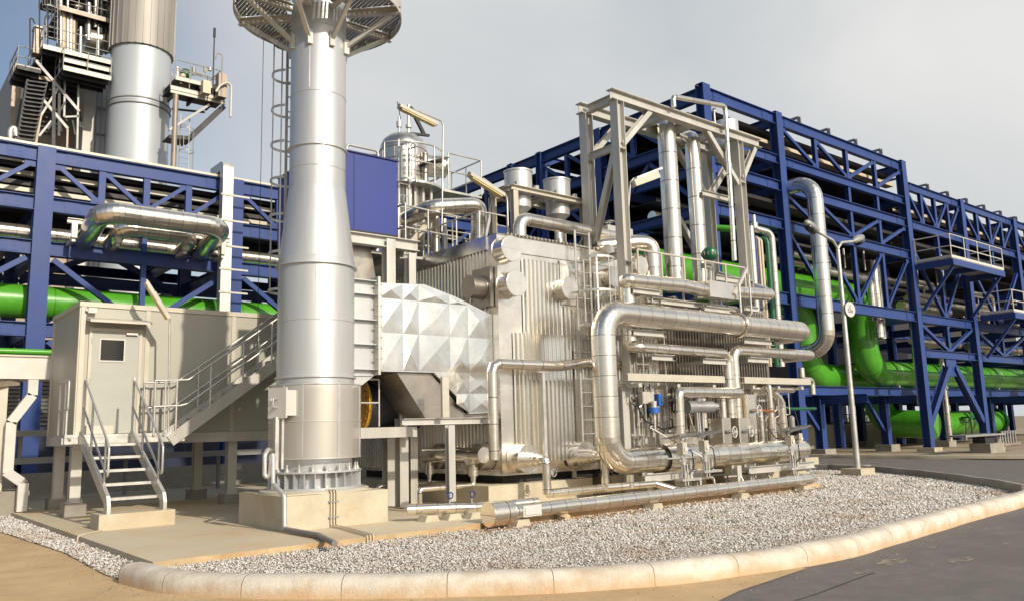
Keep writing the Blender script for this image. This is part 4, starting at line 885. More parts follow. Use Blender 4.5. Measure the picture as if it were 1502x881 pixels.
for z in (.25,.5): mb.box(6.38,12.475,z,6.56,12.52,z+.02)
mb.build('conduit_clamp','steelgrey',None,'small dark clamps holding the conduits to the plinth','clamp')
pipe([(5.7,12.6,.652),(6.4,12.6,.652),(7.3,12.7,.652),(7.4,13.6,.652)],.012,'thin earthing lead running round the plinth top','earth_lead','beige',bend=.1,lob=False,n=6)
mb = MB(); mb.tube([(3.66,15.32,.115),(3.3,14.9,.115),(3.2,14.85,.11),(3.2,14.85,-.02)],.014,.05,n=8); mb.build('earth_strap','beige',None,'thin tan earthing strap from the step block over the slab edge','cable')
# caged ladder of the chimney
cl = thing('caged_ladder','grey caged ladder climbing the left side of the chimney','ladder',(5.95,14.1,3.4))
ladder(cl,(6.56,14.30,3.3),(6.56,14.30,9.5),(-1,-.04,0),(-.04,1,0),.42,True,'galv',1.0,.34,hs=.72)
mb = MB(); mb.cyl((6.15,15.0,3.2),(6.15,15.0,9.5),.006,n=5); mb.build('safety_wire','darksteel',cl)
# rust stain flange and yellow ring behind the chimney
yl = thing('expansion_flange','large yellow bolted flange in the shade behind the chimney','flange',(8.2,14.9,1.2))
MB().cyl((8.15,14.9,2.15),(8.21,14.9,2.15),.62,n=40).build('disc','yellow',yl)
mb = MB()
for k in range(24): t = k*pi/12; mb.cyl((8.12,14.9+.54*cos(t),2.15+.54*sin(t)),(8.24,14.9+.54*cos(t),2.15+.54*sin(t)),.022,n=6)
mb.build('bolt','rust',yl)
MB().cyl((8.21,14.9,2.15),(9.6,14.9,2.15),.5,n=30).build('pipe_stub','darksteel',yl)

# ================================================================== CABIN
cb = thing('cabin','pale prefabricated equipment cabin raised on steel legs','cabin',(6.4,20,0))
X0,X1,Y0,Y1,Z0,Z1 = 3.87,9.4,18.7,21.35,1.72,4.40
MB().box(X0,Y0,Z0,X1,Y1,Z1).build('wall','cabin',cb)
mb = MB()
for a,b in (((X0-.03,Y0-.03),(X1+.03,Y0+.02)),((X0-.03,Y1-.02),(X1+.03,Y1+.03)),((X0-.03,Y0+.02),(X0+.02,Y1-.02)),((X1-.02,Y0+.02),(X1+.03,Y1-.02))): mb.box(a[0],a[1],Z1-.04,b[0],b[1],Z1+.06)
mb.box(X0+.02,Y0+.02,Z1+.001,X1-.02,Y1-.02,Z1+.03); mb.build('roof_trim','cream',cb)
for x in (X0+.05, X0+1.33, X0+3.22, X0+5.0): MB().box(x-.045,Y0-.022,Z0,x+.045,Y0-.001,Z1-.045).build('panel_trim','cream',cb)
MB().box(X0-.022,Y0-.0,Z0,X0-.001,Y0+.09,Z1-.045).build('panel_trim','cream',cb); MB().box(X0-.022,Y1-.09,Z0,X0-.001,Y1,Z1-.045).build('panel_trim','cream',cb)
mb = MB().box(X0-.02,Y0-.02,1.50,X1,Y1+.02,1.715); mb.build('floor_beam','steel',cb)
for (x,y,fz) in ((3.95,18.85,.38),(7.2,18.95,.33),(4.1,21.2,.35),(7.2,21.2,.35),(9.2,18.95,.35)):
    MB().ibeam((x,y,fz),(x,y,1.5),.2,.2,.014,.012,up=(0,1,0)).build('leg','steel',cb)
    mb = MB(); mb.box(x-.2,y-.2,.1,x+.2,y+.2,fz-.015); mb.build('footing','conc_grey',cb)
    mb = MB(); mb.box(x-.15,y-.15,fz-.015,x+.15,y+.15,fz+.005)
    for sx in (-1,1): mb.cyl((x+sx*.12,y-.12,fz),(x+sx*.12,y-.12,fz+.07),.012,n=6)
    mb.build('base_plate','galv',cb)
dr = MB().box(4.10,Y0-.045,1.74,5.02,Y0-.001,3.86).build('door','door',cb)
mb = MB(); mb.box(4.04,Y0-.06,1.72,4.099,Y0-.001,3.93); mb.box(5.021,Y0-.06,1.72,5.08,Y0-.001,3.93); mb.box(4.099,Y0-.06,3.862,5.021,Y0-.001,3.93); mb.build('door_frame','cream',dr)
mb = MB(); mb.box(4.27,Y0-.052,3.25,4.72,Y0-.046,3.68); mb.build('window','glass',dr)
mb = MB(); mb.box(4.24,Y0-.062,3.22,4.269,Y0-.046,3.71); mb.box(4.721,Y0-.062,3.22,4.75,Y0-.046,3.71); mb.box(4.269,Y0-.062,3.22,4.721,Y0-.046,3.249); mb.box(4.269,Y0-.062,3.681,4.721,Y0-.046,3.71); mb.build('window_frame','white',dr)
for z in (1.95,2.75,3.6): MB().cyl((4.085,Y0-.07,z),(4.085,Y0-.07,z+.12),.012,n=8).build('hinge','galv',dr)
mb = MB(); mb.box(4.93,Y0-.1,2.75,4.97,Y0-.046,2.9); mb.build('handle','galv',dr)
mb = MB(); mb.box(4.75,Y0-.11,3.80,4.98,Y0-.061,3.85); mb.build('door_closer','galv',dr)
mb = MB(); mb.prism([(3.97,Y0-.001,4.08),(3.97,Y0-.42,4.0),(3.97,Y0-.42,4.05),(3.97,Y0-.001,4.15)],(1.2,0,0)); mb.build('canopy','cream',cb)
mb = MB(); mb.box(3.98,Y0-.14,4.22,4.14,Y0-.001,4.33); mb.cyl((3.98,Y0-.08,4.275),(3.94,Y0-.08,4.275),.03,n=8); mb.build('bulkhead_lamp','white',cb)
# entrance steps
stb = MB(); stb.box(3.62,15.36,.1,4.86,15.95,.36); stb.build('step_block','conc',None,'low concrete block at the foot of the cabin entrance steps','block')
es = thing('entrance_steps','short galvanised steps with looped handrails up to the cabin door','steps',(4.24,16.6,.36))
for x in (3.78,4.70):
    mb = MB(); mb.prism([(x-.03,15.42,.36),(x-.03,15.60,.36),(x-.03,15.66,.52),(x-.03,17.72,1.56),(x-.03,17.72,1.78),(x-.03,15.5,.66),(x-.03,15.42,.5)][::-1],(.06,0,0)); mb.build('stringer','galv',es)
for k in range(5):
    y = 15.78+.36*k; z = .60+.233*k; mb = MB(); mb.box(3.815,y,z-.03,4.665,y+.26,z); mb.box(3.815,y-.012,z-.045,4.665,y,z+.004); mb.build('tread','galv',es)
mb = MB(); mb.box(3.5,17.72,1.66,5.75,18.69,1.72); mb.build('landing','galv',es)
mb = MB(); mb.bar((3.5,17.76,1.6),(5.75,17.76,1.6),.06,.118); mb.bar((3.5,17.82,1.6),(3.5,18.69,1.6),.06,.118); mb.bar((5.75,17.82,1.6),(5.75,18.69,1.6),.06,.118); mb.build('landing_frame','galv',es)
mb = MB().box(4.0,18.3,1.73,4.5,18.6,1.9).build('threshold_step','cream',es)
def looped(x, es):
    r = .022; mb = MB()
    mb.tube([(x,17.66,2.20),(x,17.66,2.74),(x,17.60,2.76),(x,15.72,1.55),(x,15.62,1.45),(x,15.62,1.0),(x,15.70,.98),(x,17.60,2.2)],r,.07,n=8)
    mb.cyl((x,17.66,1.7),(x,17.66,2.25),r,n=8); mb.cyl((x,16.9,1.28),(x,16.9,2.3),r,n=8); mb.cyl((x,15.85,.72),(x,15.85,1.62),r,n=8); mb.build('handrail','galv',es)
looped(3.79,es); looped(4.69,es)
mb = MB(); r = .022
mb.tube([(3.53,18.5,1.60),(3.53,18.5,2.76),(3.53,17.72,2.76),(3.53,17.72,2.2),(3.53,18.5,2.2)],r,.06,n=8); mb.tube([(3.53,17.78,2.2),(3.53,17.78,1.66),(3.6,17.70,1.62)],r,.05,n=8); mb.tube([(3.53,18.0,2.76),(3.53,18.0,1.62)],r,n=8); mb.build('side_rail','galv',es)
# long diagonal stair in front of the cabin
ds = thing('diagonal_stair','long grey stair climbing from the cabin landing towards the chimney','stair',(6.7,17.9,1.6))
for y in (17.72,18.45): MB().bar((5.45,y,1.55),(8.7,y,3.92),.05,.24).build('stringer','steel',ds)
for k in range(12):
    x = 5.75+.25*k; z = 1.86+.182*k; MB().box(x,17.76,z-.025,x+.25,18.42,z).build('tread','galv',ds)
def slope_rail(y):
    mb = MB(); r = .022; dz = 2.37/3.25
    f = lambda x: 1.62+(x-5.45)*dz
    mb.tube([(5.1,y,2.78),(5.62,y,2.80),(5.78,y,f(5.78)+.95),(8.6,y,f(8.6)+.95)],r,.1,n=8)
    mb.tube([(5.1,y,2.25),(5.62,y,2.27),(5.78,y,f(5.78)+.45),(8.6,y,f(8.6)+.45)],r,.1,n=8)
    for x in (6.25,6.95,7.6,8.3): mb.cyl((x,y,f(x)),(x,y,f(x)+.96),r,n=8)
    for x in (5.12,5.32,5.55): mb.cyl((x,y,1.66),(x,y,2.79),r,n=8)
    return mb
for y in (17.70,18.47): slope_rail(y).build('handrail','galv',ds)
mb = MB(); mb.box(8.7,17.6,3.8,10.3,19.0,3.86); mb.build('top_landing','galv',ds)
# fluorescent fittings on bent poles
def fluor(name_label, base, top, a, b, w=.16):
    t = thing('fluorescent_lamp', name_label, 'lamp', base)
    base, top, a, b = Vector(base), Vector(top), Vector(a), Vector(b)
    mid = top+V(0,0,.0); mb = MB(); mb.tube([base, top, top.lerp(a,.18)+V(0,0,.12), a.lerp(b,.6)+V(0,0,.11)],.022,.12,n=8); mb.build('pole','galv',t)
    h = MB(); h.bar(a,b,w,.075); h.bar(a+V(0,0,.05),b+V(0,0,.05),w*.6,.03); h.build('housing','cream',t)
    d = (b-a).normalized(); h = MB(); h.bar(a+d*.06-V(0,0,.055),b-d*.06-V(0,0,.055),w*.8,.035); h.build('diffuser','lampglass',t)
    return t
fluor('yellowed tube lamp leaning over the cabin roof edge on a thin pole',(5.45,17.85,1.66),(5.40,17.85,4.0),P(247,467,y=17.8),P(214,414,y=17.8))
fluor('tube lamp on a bent pole beside the upright vessel',P(648,340,y=15.9),P(650,185,y=15.9),P(640,183,y=15.9),P(585,156,y=15.9))
fluor('tube lamp angled above the boiler roof left of the two drums',P(745,332,y=13.9),P(744,296,y=13.9),P(738,287,y=13.9),P(688,256,y=13.9))
# pale cable trunk on the left with its legs
ct = thing('cable_casing','wide pale grey cable trunk box entering the left end of the cabin','cable trunk',(-1,21.8,3))
MB().box(-14,21.4,3.02,4.0,22.3,3.52).build('trunk_body','white',ct); MB().box(-14,21.36,3.521,4.0,22.34,3.56).build('lid','cream',ct)
mb = MB()
for x in (-3.2,-.5,2.33,): mb.box(x,21.388,3.02,x+.09,21.399,3.52)
mb.build('joint_strip','steelgrey',ct)
mb = MB(); mb.box(2.6,21.2,-.02,3.55,22.4,.55); mb.build('concrete_block','conc_grey',None,'dark concrete block under the pale posts at the left edge','block')
tp = thing('trunk_post','slim pale post with an arm holding the cable trunk, far left','post',(2.98,21.6,.55))
MB().ibeam((2.98,21.6,.55),(2.98,21.6,2.9),.16,.16,.012,.01,up=(0,1,0)).build('post','cream',tp); MB().bar((3.25,21.6,2.94),(0,20.2,2.6),.12,.12).build('arm','brownsteel',tp)
cd = MB(); 
q_ = [(3.50,21.3,3.0),(3.50,21.3,2.65),(3.12,21.3,2.05),(3.12,21.3,.95),(3.38,21.0,.72),(3.38,21.0,.12)]
for a,b in zip(q_,q_[1:]): cd.bar(a,b,.2,.16,up=(0,1,0))
cd.build('cable_duct','white',None,'cranked white cable duct dropping from the trunk to the slab','cable duct')

# ================================================================== BOILER
BX, BY, BZ0, BZ1 = 10.58, 13.2, .67, 5.68
bo = thing('boiler','large rectangular boiler clad in ribbed stainless sheet','boiler',(13,16,.5))
MB().box(BX+.03,BY+.03,BZ0,15.6,19.5,BZ1-.02).build('casing','sheet',bo)
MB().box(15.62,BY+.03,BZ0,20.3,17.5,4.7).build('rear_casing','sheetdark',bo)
def corr(x0, x1, fixed, z0, z1, axis='x', pitch=.118, dep=.055, wr=.46, sgn=-1):
    mb = MB(); n = int((x1-x0)/pitch+1e-6); prof = []
    for k in range(n):
        a = x0+pitch*k; w = pitch*wr
        prof += [(a,0),(a+pitch-w-.012,0),(a+pitch-w,dep),(a+pitch-.012,dep)]
    prof.append((x0+pitch*n,0)); vs = []
    for a, d in prof:
        for z in (z0, z1): vs.append((a, fixed+sgn*d, z) if axis == 'x' else (fixed+sgn*d, a, z))
    fs = [(2*i,2*i+2,2*i+3,2*i+1) if axis == 'x' else (2*i+2,2*i,2*i+1,2*i+3) for i in range(len(prof)-1)]
    mb.add(vs, fs); return mb
corr(11.25,12.35,BY+.01,2.6,5.2).build('ribbed_panel','ribsheet',bo)
corr(10.95,13.1,BY+.011,.9,3.6).build('ribbed_panel','ribsheet',bo)
corr(12.6,15.5,BY+.012,.75,4.2).build('ribbed_panel','ribsheet',bo)
corr(12.35,12.62,BY+.012,3.6,4.25).build('ribbed_panel','ribsheet',bo)
corr(13.3,15.5,BY+.014,4.25,5.1).build('ribbed_panel','ribsheet',bo)
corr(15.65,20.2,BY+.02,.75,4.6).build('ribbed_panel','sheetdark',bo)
corr(BY+.33,19.4,BX+.02,.75,5.37,'y',pitch=.125,dep=.06,wr=.45).build('ribbed_panel','ribsheet',bo)
mb = MB(); mb.box(BX-.012,BY-.012,BZ0,BX+.3,BY+.029,BZ1); mb.box(BX-.012,BY+.03,BZ0,BX+.029,BY+.32,BZ1)
mb.box(BX+.301,BY-.01,BZ1-.36,15.6,BY+.029,BZ1); mb.build('corner_flashing','sheet',bo)
mb = MB(); mb.box(BX-.045,BY+.321,BZ1-.3,BX+.028,19.5,BZ1+.0); mb.build('top_band','quilt',bo)
mb = MB(); mb.box(BX+.3,BY-.009,.67,15.6,BY+.028,.78); mb.box(12.5,BY-.02,BZ0-.15,12.62,BY+.0,3.3); mb.build('bottom_flashing','sheet',bo)
mb = MB()
for k in range(46): x = BX+.25+.108*k; mb.cyl((x,BY-.07,BZ1+.012),(x,19,BZ1+.012),.028,n=8)
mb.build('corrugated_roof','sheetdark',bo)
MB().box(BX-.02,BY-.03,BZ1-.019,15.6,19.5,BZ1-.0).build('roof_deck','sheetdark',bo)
# plinth; a solid black box gives the gap above it its shade
pb = MB(); pb.box(10.12,13.08,.1,13.0,19,.5); pb.box(13.6,13.1,.1,15.0,19,.5); pb.box(15.8,13.1,.1,17,19,.5); pb.box(17.8,13.1,.1,20.2,19,.5); pb.build('boiler_plinth','conc',None,'blocky concrete plinths carrying the boiler','plinth')
MB().box(10.75,13.4,.5,20.2,19,.67).build('gap_filler','black',bo)
# capped drums on the front and left faces
def capdrum(c, axis, L, r, parent, mt='sheet'):
    c, axis = Vector(c), Vector(axis).normalized(); mb = MB()
    mb.cyl(c, c+axis*L, r, n=32); mb.torus(c+axis*.02, axis, r+.008, .012, 32, 5); mb.torus(c+axis*(L-.008), axis, r-.001, .008, 32, 5)
    s_ = axis.cross(V(0,0,1)); mb.bar(c+axis*(L+.003)-s_*r*.99, c+axis*(L+.003)+s_*r*.99, .004, .008)
    return mb.build('inspection_drum', mt, parent)
for (u,v,y) in ((735,369,BY),(742,419,BY),(820,426,BY)):
    c = P(u,v,y=y); capdrum((c.x,BY-.0,c.z),(0,-1,0),.36,.27 if u < 800 else .24,bo)
c = P(712,423,x=BX); mb = MB(); mb.box(BX-.12,c.y-.32,c.z-.42,BX-.03,c.y+.3,c.z+.42); mb.build('drum_panel','sheetdark',bo); capdrum((BX-.12,c.y,c.z),(-1,0,0),.34,.24,bo,'sheetdark')
# smooth patch panels on the right-hand part
for x0,x1,z0,z1 in ((12.36,13.2,4.3,5.3),):
    mb = MB(); nx, nz = 14, 10; vs = []
    for i in range(nx+1):
        for j in range(nz+1):
            u_, w_ = i/nx, j/nz; e = min(u_,1-u_,w_,1-w_)*4; vs.append((x0+(x1-x0)*u_, BY-.005-.05*min(1,e)*(.5+.5*sin(u_*9+1.5)*cos(w_*3)), z0+(z1-z0)*w_))
    mb.add(vs,[(i*(nz+1)+j,(i+1)*(nz+1)+j,(i+1)*(nz+1)+j+1,i*(nz+1)+j+1) for i in range(nx) for j in range(nz)],True); mb.build('crumpled_panel','sheet',bo)
# blow-down drums at the foot
for cx, ln, lab in ((10.98,.36,'left'),(12.62,.36,'right')):
    t = thing('header_drum',f'{lab} one of the two low stainless header drums at the boiler foot','header drum',(cx,13,.7))
    capd = MB(); capd.cyl((cx,BY-.0,1.0),(cx,BY-ln,1.0),.29,n=32).torus((cx,BY-.03,1.0),(0,1,0),.30,.014,32,5).torus((cx,BY-ln+.006,1.0),(0,1,0),.288,.008,32,5); capd.build('drum','sheet',t)
    MB().cyl((cx,BY-ln,.98),(cx,BY-ln-.22,.98),.145,n=24).cyl((cx,BY-ln-.22,.98),(cx,BY-ln-.36,.98),.12,n=20).build('reducer','clad',t)
    MB().tube([(cx,BY-ln-.3,.98),(cx,BY-ln-.52,.98),(cx,BY-ln-.52,.32)],.088,.06,n=18,seg=2,lob=True).build('elbow_pipe','clad',t)
    mb = MB(); mb.cyl((cx+.16,BY-ln-.34,.72),(cx+.16,BY-ln-.52,.72),.05,n=10); mb.torus((cx+.16,BY-ln-.56,.72),(0,1,0),.07,.012,14,5); mb.build('valve','steelgrey',t)
pipe([(10.98,BY-.88,.33),(12.6,BY-.88,.33),(13.6,BY-.88,.33)],.088,'silver drain line linking the two low header drums','drain_line','clad',seam=.4)
# left low manifold
for k,(yy) in enumerate((13.65,15.1)):
    MB().cyl((BX-.02,yy,1.05),(BX-.3,yy,1.05),.27,n=30).torus((BX-.05,yy,1.05),(1,0,0),.275,.012,30,5).torus((BX-.295,yy,1.05),(1,0,0),.268,.008,30,5).build('inspection_drum','sheetdark',bo)
pipe([(10.16,13.25,1.1),(10.16,15.35,1.08)],.16,'fat silver manifold lying along the left foot of the boiler','manifold','clad',seam=.6)
MB().cyl((10.28,13.6,1.05),(10.02,13.6,1.05),.15,n=20).build('manifold_tee','clad',None,'short stub drum on the fat silver manifold','pipe fitting')
for y, lb in ((13.62,'near'),(15.2,'far')):
    t = thing('stepped_drain_pipe',f'{lb} stepped silver drain leg below the fat manifold','drain pipe',(10,y,.1))
    MB().cyl((10.16,y,.95),(10.16,y,.62),.06,n=14).cyl((10.16,y,.86),(10.16,y,.68),.1,n=18).build('sleeve','clad',t)
    MB().tube([(10.16,y,.66),(10.16,y,.5),(8.9,y+.05,.5),(8.9,y+.05,.22)],.05,.06,n=14,seg=3,lob=True).build('pipe','clad',t)
# vertical silver pipe with a bevelled end at the corner, and its top run
pipe([(9.98,12.7,1.02),(9.98,12.7,2.88),(11.8,12.7,2.88),(12.7,12.85,3.0),(14.7,12.85,3.0)],.105,'silver pipe rising at the boiler corner then running right below the drums','corner_pipe','clad',bend=.16,seam=.55,seg=2)
mb = MB(); mb.bar((11.35,12.75,.78),(11.35,12.75,2.74),.07,.07); mb.bar((11.2,12.75,2.75),(11.5,12.75,2.75),.08,.03); mb.build('pipe_post','galv',None,'slim post propping the silver pipe in front of the ribbed face','post')

# ================================================================== DUCT FROM CHIMNEY TO BOILER
dc = thing('flue_duct','quilted galvanised flue duct joining the chimney to the boiler','duct',(8.8,13.8,1.9))
F0 = 13.4
MB().box(7.0,F0+.08,2.64,7.78,14.3,4.42).build('chimney_spigot','alu',dc)
mb = MB()
for z in (2.76,3.22,3.68,4.16,4.42): mb.box(7.0,F0-.04,z-.008,7.78,14.4,z+.008)
mb.build('spigot_fin','alu',dc)
mb = MB().prism([(7.1,F0+.1,2.63),(7.77,F0+.1,2.63),(7.5,F0+.1,2.44),(7.1,F0+.1,2.36)],(0,.8,0)); mb.build('spigot_skirt','alu',dc)
mb = MB(); mb.box(7.785,F0-.09,2.66,7.835,14.5,4.50); mb.build('flange','steel',dc)
for z in [2.76+.2*k for k in range(9)]: MB().cyl((7.74,F0-.05,z),(7.88,F0-.05,z),.016,n=6).build('bolt','steelgrey',dc)
def quilt_panel(mb, x0,x1,za0,za1,zb0,zb1,y,d=.020):
    """one pyramid-creased sheet; x0 edge spans za0..za1, x1 edge zb0..zb1"""
    d *= random.uniform(.45,1.25); c = ((x0+x1)/2+random.uniform(-.06,.06)*(x1-x0), y-d, (za0+za1+zb0+zb1)/4+random.uniform(-.12,.12)*(za1-za0)); c2 = [(x0+(x1-x0)*f_, y-d*.0-.004*random.random(), zz) for f_,zz in ()]; mb.add([(x0,y,za0),(x1,y,zb0),(x1,y,zb1),(x0,y,za1),c],[(0,1,4),(1,2,4),(2,3,4),(3,0,4)])
# outline (x, top, bottom)
body = MB()
pr_t = [(7.84,4.40),(8.88,4.46),(9.61,4.28),(10.39,4.02),(10.56,3.97)]
pr_b = [(10.56,1.94),(9.92,1.92),(9.92,2.07),(9.61,2.28),(9.09,2.73),(7.84,2.73)]
poly = [(x,F0,z) for x,z in pr_t]+[(x,F0,z) for x,z in pr_b]
body.prism(poly,(0,1.6,0)); body.build('duct_body','quilt',dc)
qp = MB(); cols_ = [(7.85,8.37),(8.37,8.73),(8.73,9.46),(9.46,9.92),(9.92,10.54)]
def topz(x):
    for (a,b),(c,d) in zip(pr_t,pr_t[1:]):
        if a <= x <= c: return b+(d-b)*(x-a)/(c-a)
rows = [2.70,3.40,4.08]
for x0,x1 in cols_:
    for r0_,r1_ in ((2.745,3.46),(3.46,4.11)):
        t0, t1 = min(r1_,topz(x0)-.02), min(r1_,topz(x1)-.02)
        quilt_panel(qp,x0+.006,x1-.006,r0_+.006,t0,r0_+.006,t1,F0-.004)
    if topz(x0) > 4.2: quilt_panel(qp,x0+.006,x1-.006,4.12,topz(x0)-.02,4.12,max(4.13,topz(x1)-.02),F0-.004,.02)
for x0,x1 in ((9.46,9.92),(9.92,10.54)):
    for z0,z1 in ((2.33,2.74),(1.95,2.32)):
        if x0 < 9.8: quilt_panel(qp,x0+.15,x1-.006,max(z0,2.12),z1-.005,z0 if z0>2.2 else 1.95,z1-.005,F0-.004,.02)
        else: quilt_panel(qp,x0+.006,x1-.006,z0+.005,z1-.005,z0+.005,z1-.005,F0-.004,.02)
qp.build('quilted_sheet','quilt',dc)
mb = MB()
mb.box(7.845,F0-.03,2.73,7.90,F0-.0045,4.4)
mb.build('edge_trim','quilt',dc)
# sloping hopper under and behind the duct
hp = thing('hopper','dark brownish sheet hopper sloping down under the flue duct','hopper',(9,14,1.9))
MB().prism([(8.3,13.5,2.72),(9.08,13.5,2.72),(9.91,13.5,1.92),(10.5,13.5,1.92),(10.5,13.5,1.84),(8.95,13.5,1.84)][::-1],(0,1.4,0)).build('hopper_body','sheetdark',hp)
# supporting steel under the duct
ss = thing('steel_stand','grey steel frame of posts and beam under the flue duct','frame',(8.8,13,.1))
MB().ibeam((8.95,14.4,.12),(8.95,14.4,2.66),.2,.2,.014,.012,up=(0,1,0)).build('post','steel',ss)
MB().ibeam((8.70,12.35,.35),(8.70,12.35,1.70),.14,.12,.012,.01,up=(0,1,0)).build('post','steel',ss)
MB().ibeam((7.7,14.6,.1),(7.7,14.6,5.6),.22,.22,.014,.012,up=(0,1,0)).build('post','steelgrey',ss)
MB().ibeam((8.08,12.98,1.78),(10.3,12.98,1.78),.12,.12,.01,.01).build('beam','steel',ss)
MB().bar((8.86,12.72,1.85),(8.86,12.72,2.60),.15,.06).build('bracket_plate','cream',ss)
# ground pipe on little blocks left of the boiler
pipe([(7.65,12.15,.3),(8.1,11.95,.3),(8.75,11.75,.27),(10.1,11.6,.27)],.085,'silver ground pipe crossing behind the chimney plinth to the end cap','ground_pipe','clad',bend=.2,seam=.4)
for k,(x,y) in enumerate(((7.95,11.95),(8.35,11.85),(8.72,11.72),(9.2,11.7))):
    MB().prism([(x-.15,y-.12,.1),(x+.15,y-.12,.1),(x+.1,y-.12,.2),(x-.1,y-.12,.2)],(0,.24,0)).build('pipe_block','conc',None,'%s small concrete block under the silver ground pipe'%('leftmost','second','third','rightmost')[k],'block','small blocks under the ground pipe')
for k,(x,y) in enumerate(((8.35,11.9),(8.75,11.8))):
    t = thing('small_valve','%s small valve with a blue wheel on the ground pipe'%('left','right')[k],'valve',(x,y,.35))
    MB().cyl((x,y,.33),(x,y,.52),.02,n=8).build('stem','steelgrey',t); MB().torus((x,y-.04,.5),(0,1,0),.05,.012,14,5).bar((x-.06,y,.54),(x+.06,y,.54),.02,.012).build('wheel','navy',t)

# ================================================================== BLUE BOX ON ITS STEEL
bb = thing('blue_housing','bright blue panelled housing standing behind the chimney','housing',(8.9,16,5.9))
MB().box(7.9,15.5,5.95,9.56,18.2,7.68).build('panels','bluebox',bb)
mb = MB(); mb.box(8.46,15.488,5.97,8.475,15.499,7.66); mb.box(7.88,15.46,7.681,9.6,18.24,7.71); mb.build('seam_trim','navy',bb)
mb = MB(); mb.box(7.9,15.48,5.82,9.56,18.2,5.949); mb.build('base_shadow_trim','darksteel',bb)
fr = thing('steel_tower','grey steel frame carrying the blue housing','frame',(8.6,15.5,0))
for x in (7.5,9.15): 
    MB().ibeam((x,15.2,.1),(x,15.2,5.75),.22,.22,.014,.012,up=(0,1,0)).build('column','steel',fr)
MB().ibeam((7.3,15.2,5.68),(9.9,15.2,5.68),.2,.24).build('beam','steel',fr); MB().ibeam((9.6,15.3,5.5),(9.6,19,5.5),.2,.2).build('beam','steel',fr); MB().ibeam((9.7,15.2,.1),(9.7,15.2,5.5),.18,.2,.014,.012,up=(0,1,0)).build('column','steel',fr)
MB().ibeam((7.3,15.2,4.35),(9.0,15.2,4.35),.14,.16).build('beam','steelgrey',fr)
MB().prism([(7.75,15.5,5.75),(8.85,15.5,5.75),(9.0,15.5,4.95),(9.6,15.5,4.2),(8.9,15.5,4.2),(8.0,15.5,4.95)][::-1],(0,1.5,0)).build('transition_duct','sheetdark',fr)
railing([(7.75,14.0,1.72),(8.2,14.0,1.72)],.9,.6,.02,kick=False).build('guard_rail','galv',fr)
MB().box(7.3,13.9,1.5,9.0,14.8,1.7).build('walkway','steel',fr)
rl = MB()
q = [(8.9,15.7),(8.9,17.5),(9.4,17.5)]
rl.tube([(8.5,15.9,7.72),(8.5,15.9,8.0),(9.3,15.9,8.0),(9.3,15.9,7.72)],.03,.08,n=8); rl.tube([(8.9,16.6,7.72),(8.9,16.6,8.05),(9.5,16.2,8.05),(9.5,16.2,7.72)],.03,.08,n=8); rl.build('roof_handle','galv',bb)

# ================================================================== VESSEL
vs_ = thing('pressure_vessel','upright stainless vessel with a domed top and small ring platform','vessel',(11.3,18,5.8))
VC = V(11.3,18,0)
MB().lathe(VC,[(.56,5.8),(.56,6.8),(.63,7.0),(.63,8.95),(.61,9.1),(.54,9.26),(.40,9.39),(.2,9.47),(.02,9.5)],40,sharp=False).build('shell','vessel',vs_)
mb = MB()
for z in (7.9,8.3,8.65,8.95): mb.torus(VC+V(0,0,z),(0,0,1),.635,.01,40,5)
for k in range(10): t = 2*pi*k/10; mb.bar(VC+V(cos(t)*.635,sin(t)*.635,7.9),VC+V(cos(t)*.635,sin(t)*.635,8.95),.012,.02,up=(cos(t),sin(t),0))
mb.build('band','sheetdark',vs_)
MB().lathe((11.3,17.9,8.62),[(.30,.5),(.30,1.1),(.2,1.16),(.02,1.2)],28,axis=(1,-.35,0)).build('side_nozzle','vessel',vs_)
MB().cyl((11.35,17.8,9.4),(11.35,17.8,10.25),.035,n=8).cyl((11.35,17.8,9.6),(11.35,17.8,9.68),.08,n=12).cyl((11.05,17.8,9.4),(11.05,17.8,9.85),.03,n=8).cyl((11.05,17.8,9.55),(11.05,17.8,9.7),.07,n=10).build('top_nozzle','galv',vs_)
MB().bar((11.4,17.8,10.2),(11.85,17.8,9.5),.07,.09).bar((11.4,17.8,9.45),(12.0,17.8,9.52),.08,.06).cyl((11.1,17.8,9.8),(11.0,17.8,10.25),.012,n=5).build('relief_valve','darksteel',vs_)
rp_ = MB(); a0, a1 = -2.6, .75
pts = [VC+V(cos(a0+(a1-a0)*k/20)*1.05,sin(a0+(a1-a0)*k/20)*1.05,7.85) for k in range(21)]+[VC+V(cos(a1+(a0-a1)*k/20)*.57,sin(a1+(a0-a1)*k/20)*.57,7.85) for k in range(21)]
for k in range(20): rp_.prism([pts[k],pts[k+1],pts[40-k],pts[41-k]],(0,0,.06))
rp_.build('ring_platform','galv',vs_)
rg = MB()
for z in (.5,1.0): rg.torus(VC+V(0,0,7.9+z),(0,0,1),1.05,.022,24,6,arc=(a0+pi/2*0,a1) )
for k in range(6): t = a0+(a1-a0)*k/5; rg.cyl(VC+V(cos(t)*1.05,sin(t)*1.05,7.9),VC+V(cos(t)*1.05,sin(t)*1.05,8.9),.022,n=6)
rg.build('ring_rail','galv',vs_)
railing([(12.2,17.2,7.9),(13.3,17.2,7.9),(13.3,18.6,7.9)],1.0,.9,.02,kick=False).build('guard_rail','galv',vs_)
MB().box(12.0,17.2,7.82,13.3,18.6,7.88).build('side_platform','galv',vs_)
mb = MB(); mb.bar(P(620,240,y=17.2),P(652,234,y=17.2),.4,.03); mb.build('canopy_plate','darksteel',vs_); MB().cyl((11.55,17.35,8.0),(11.55,17.35,8.8),.09,n=10).build('level_gauge','sheetdark',vs_)
for k in range(4):
    MB().bar((10.95+.25*k,17.3,5.7),(10.95+.25*k,17.3,7.85),.06,.06).build('leg','steel',vs_)
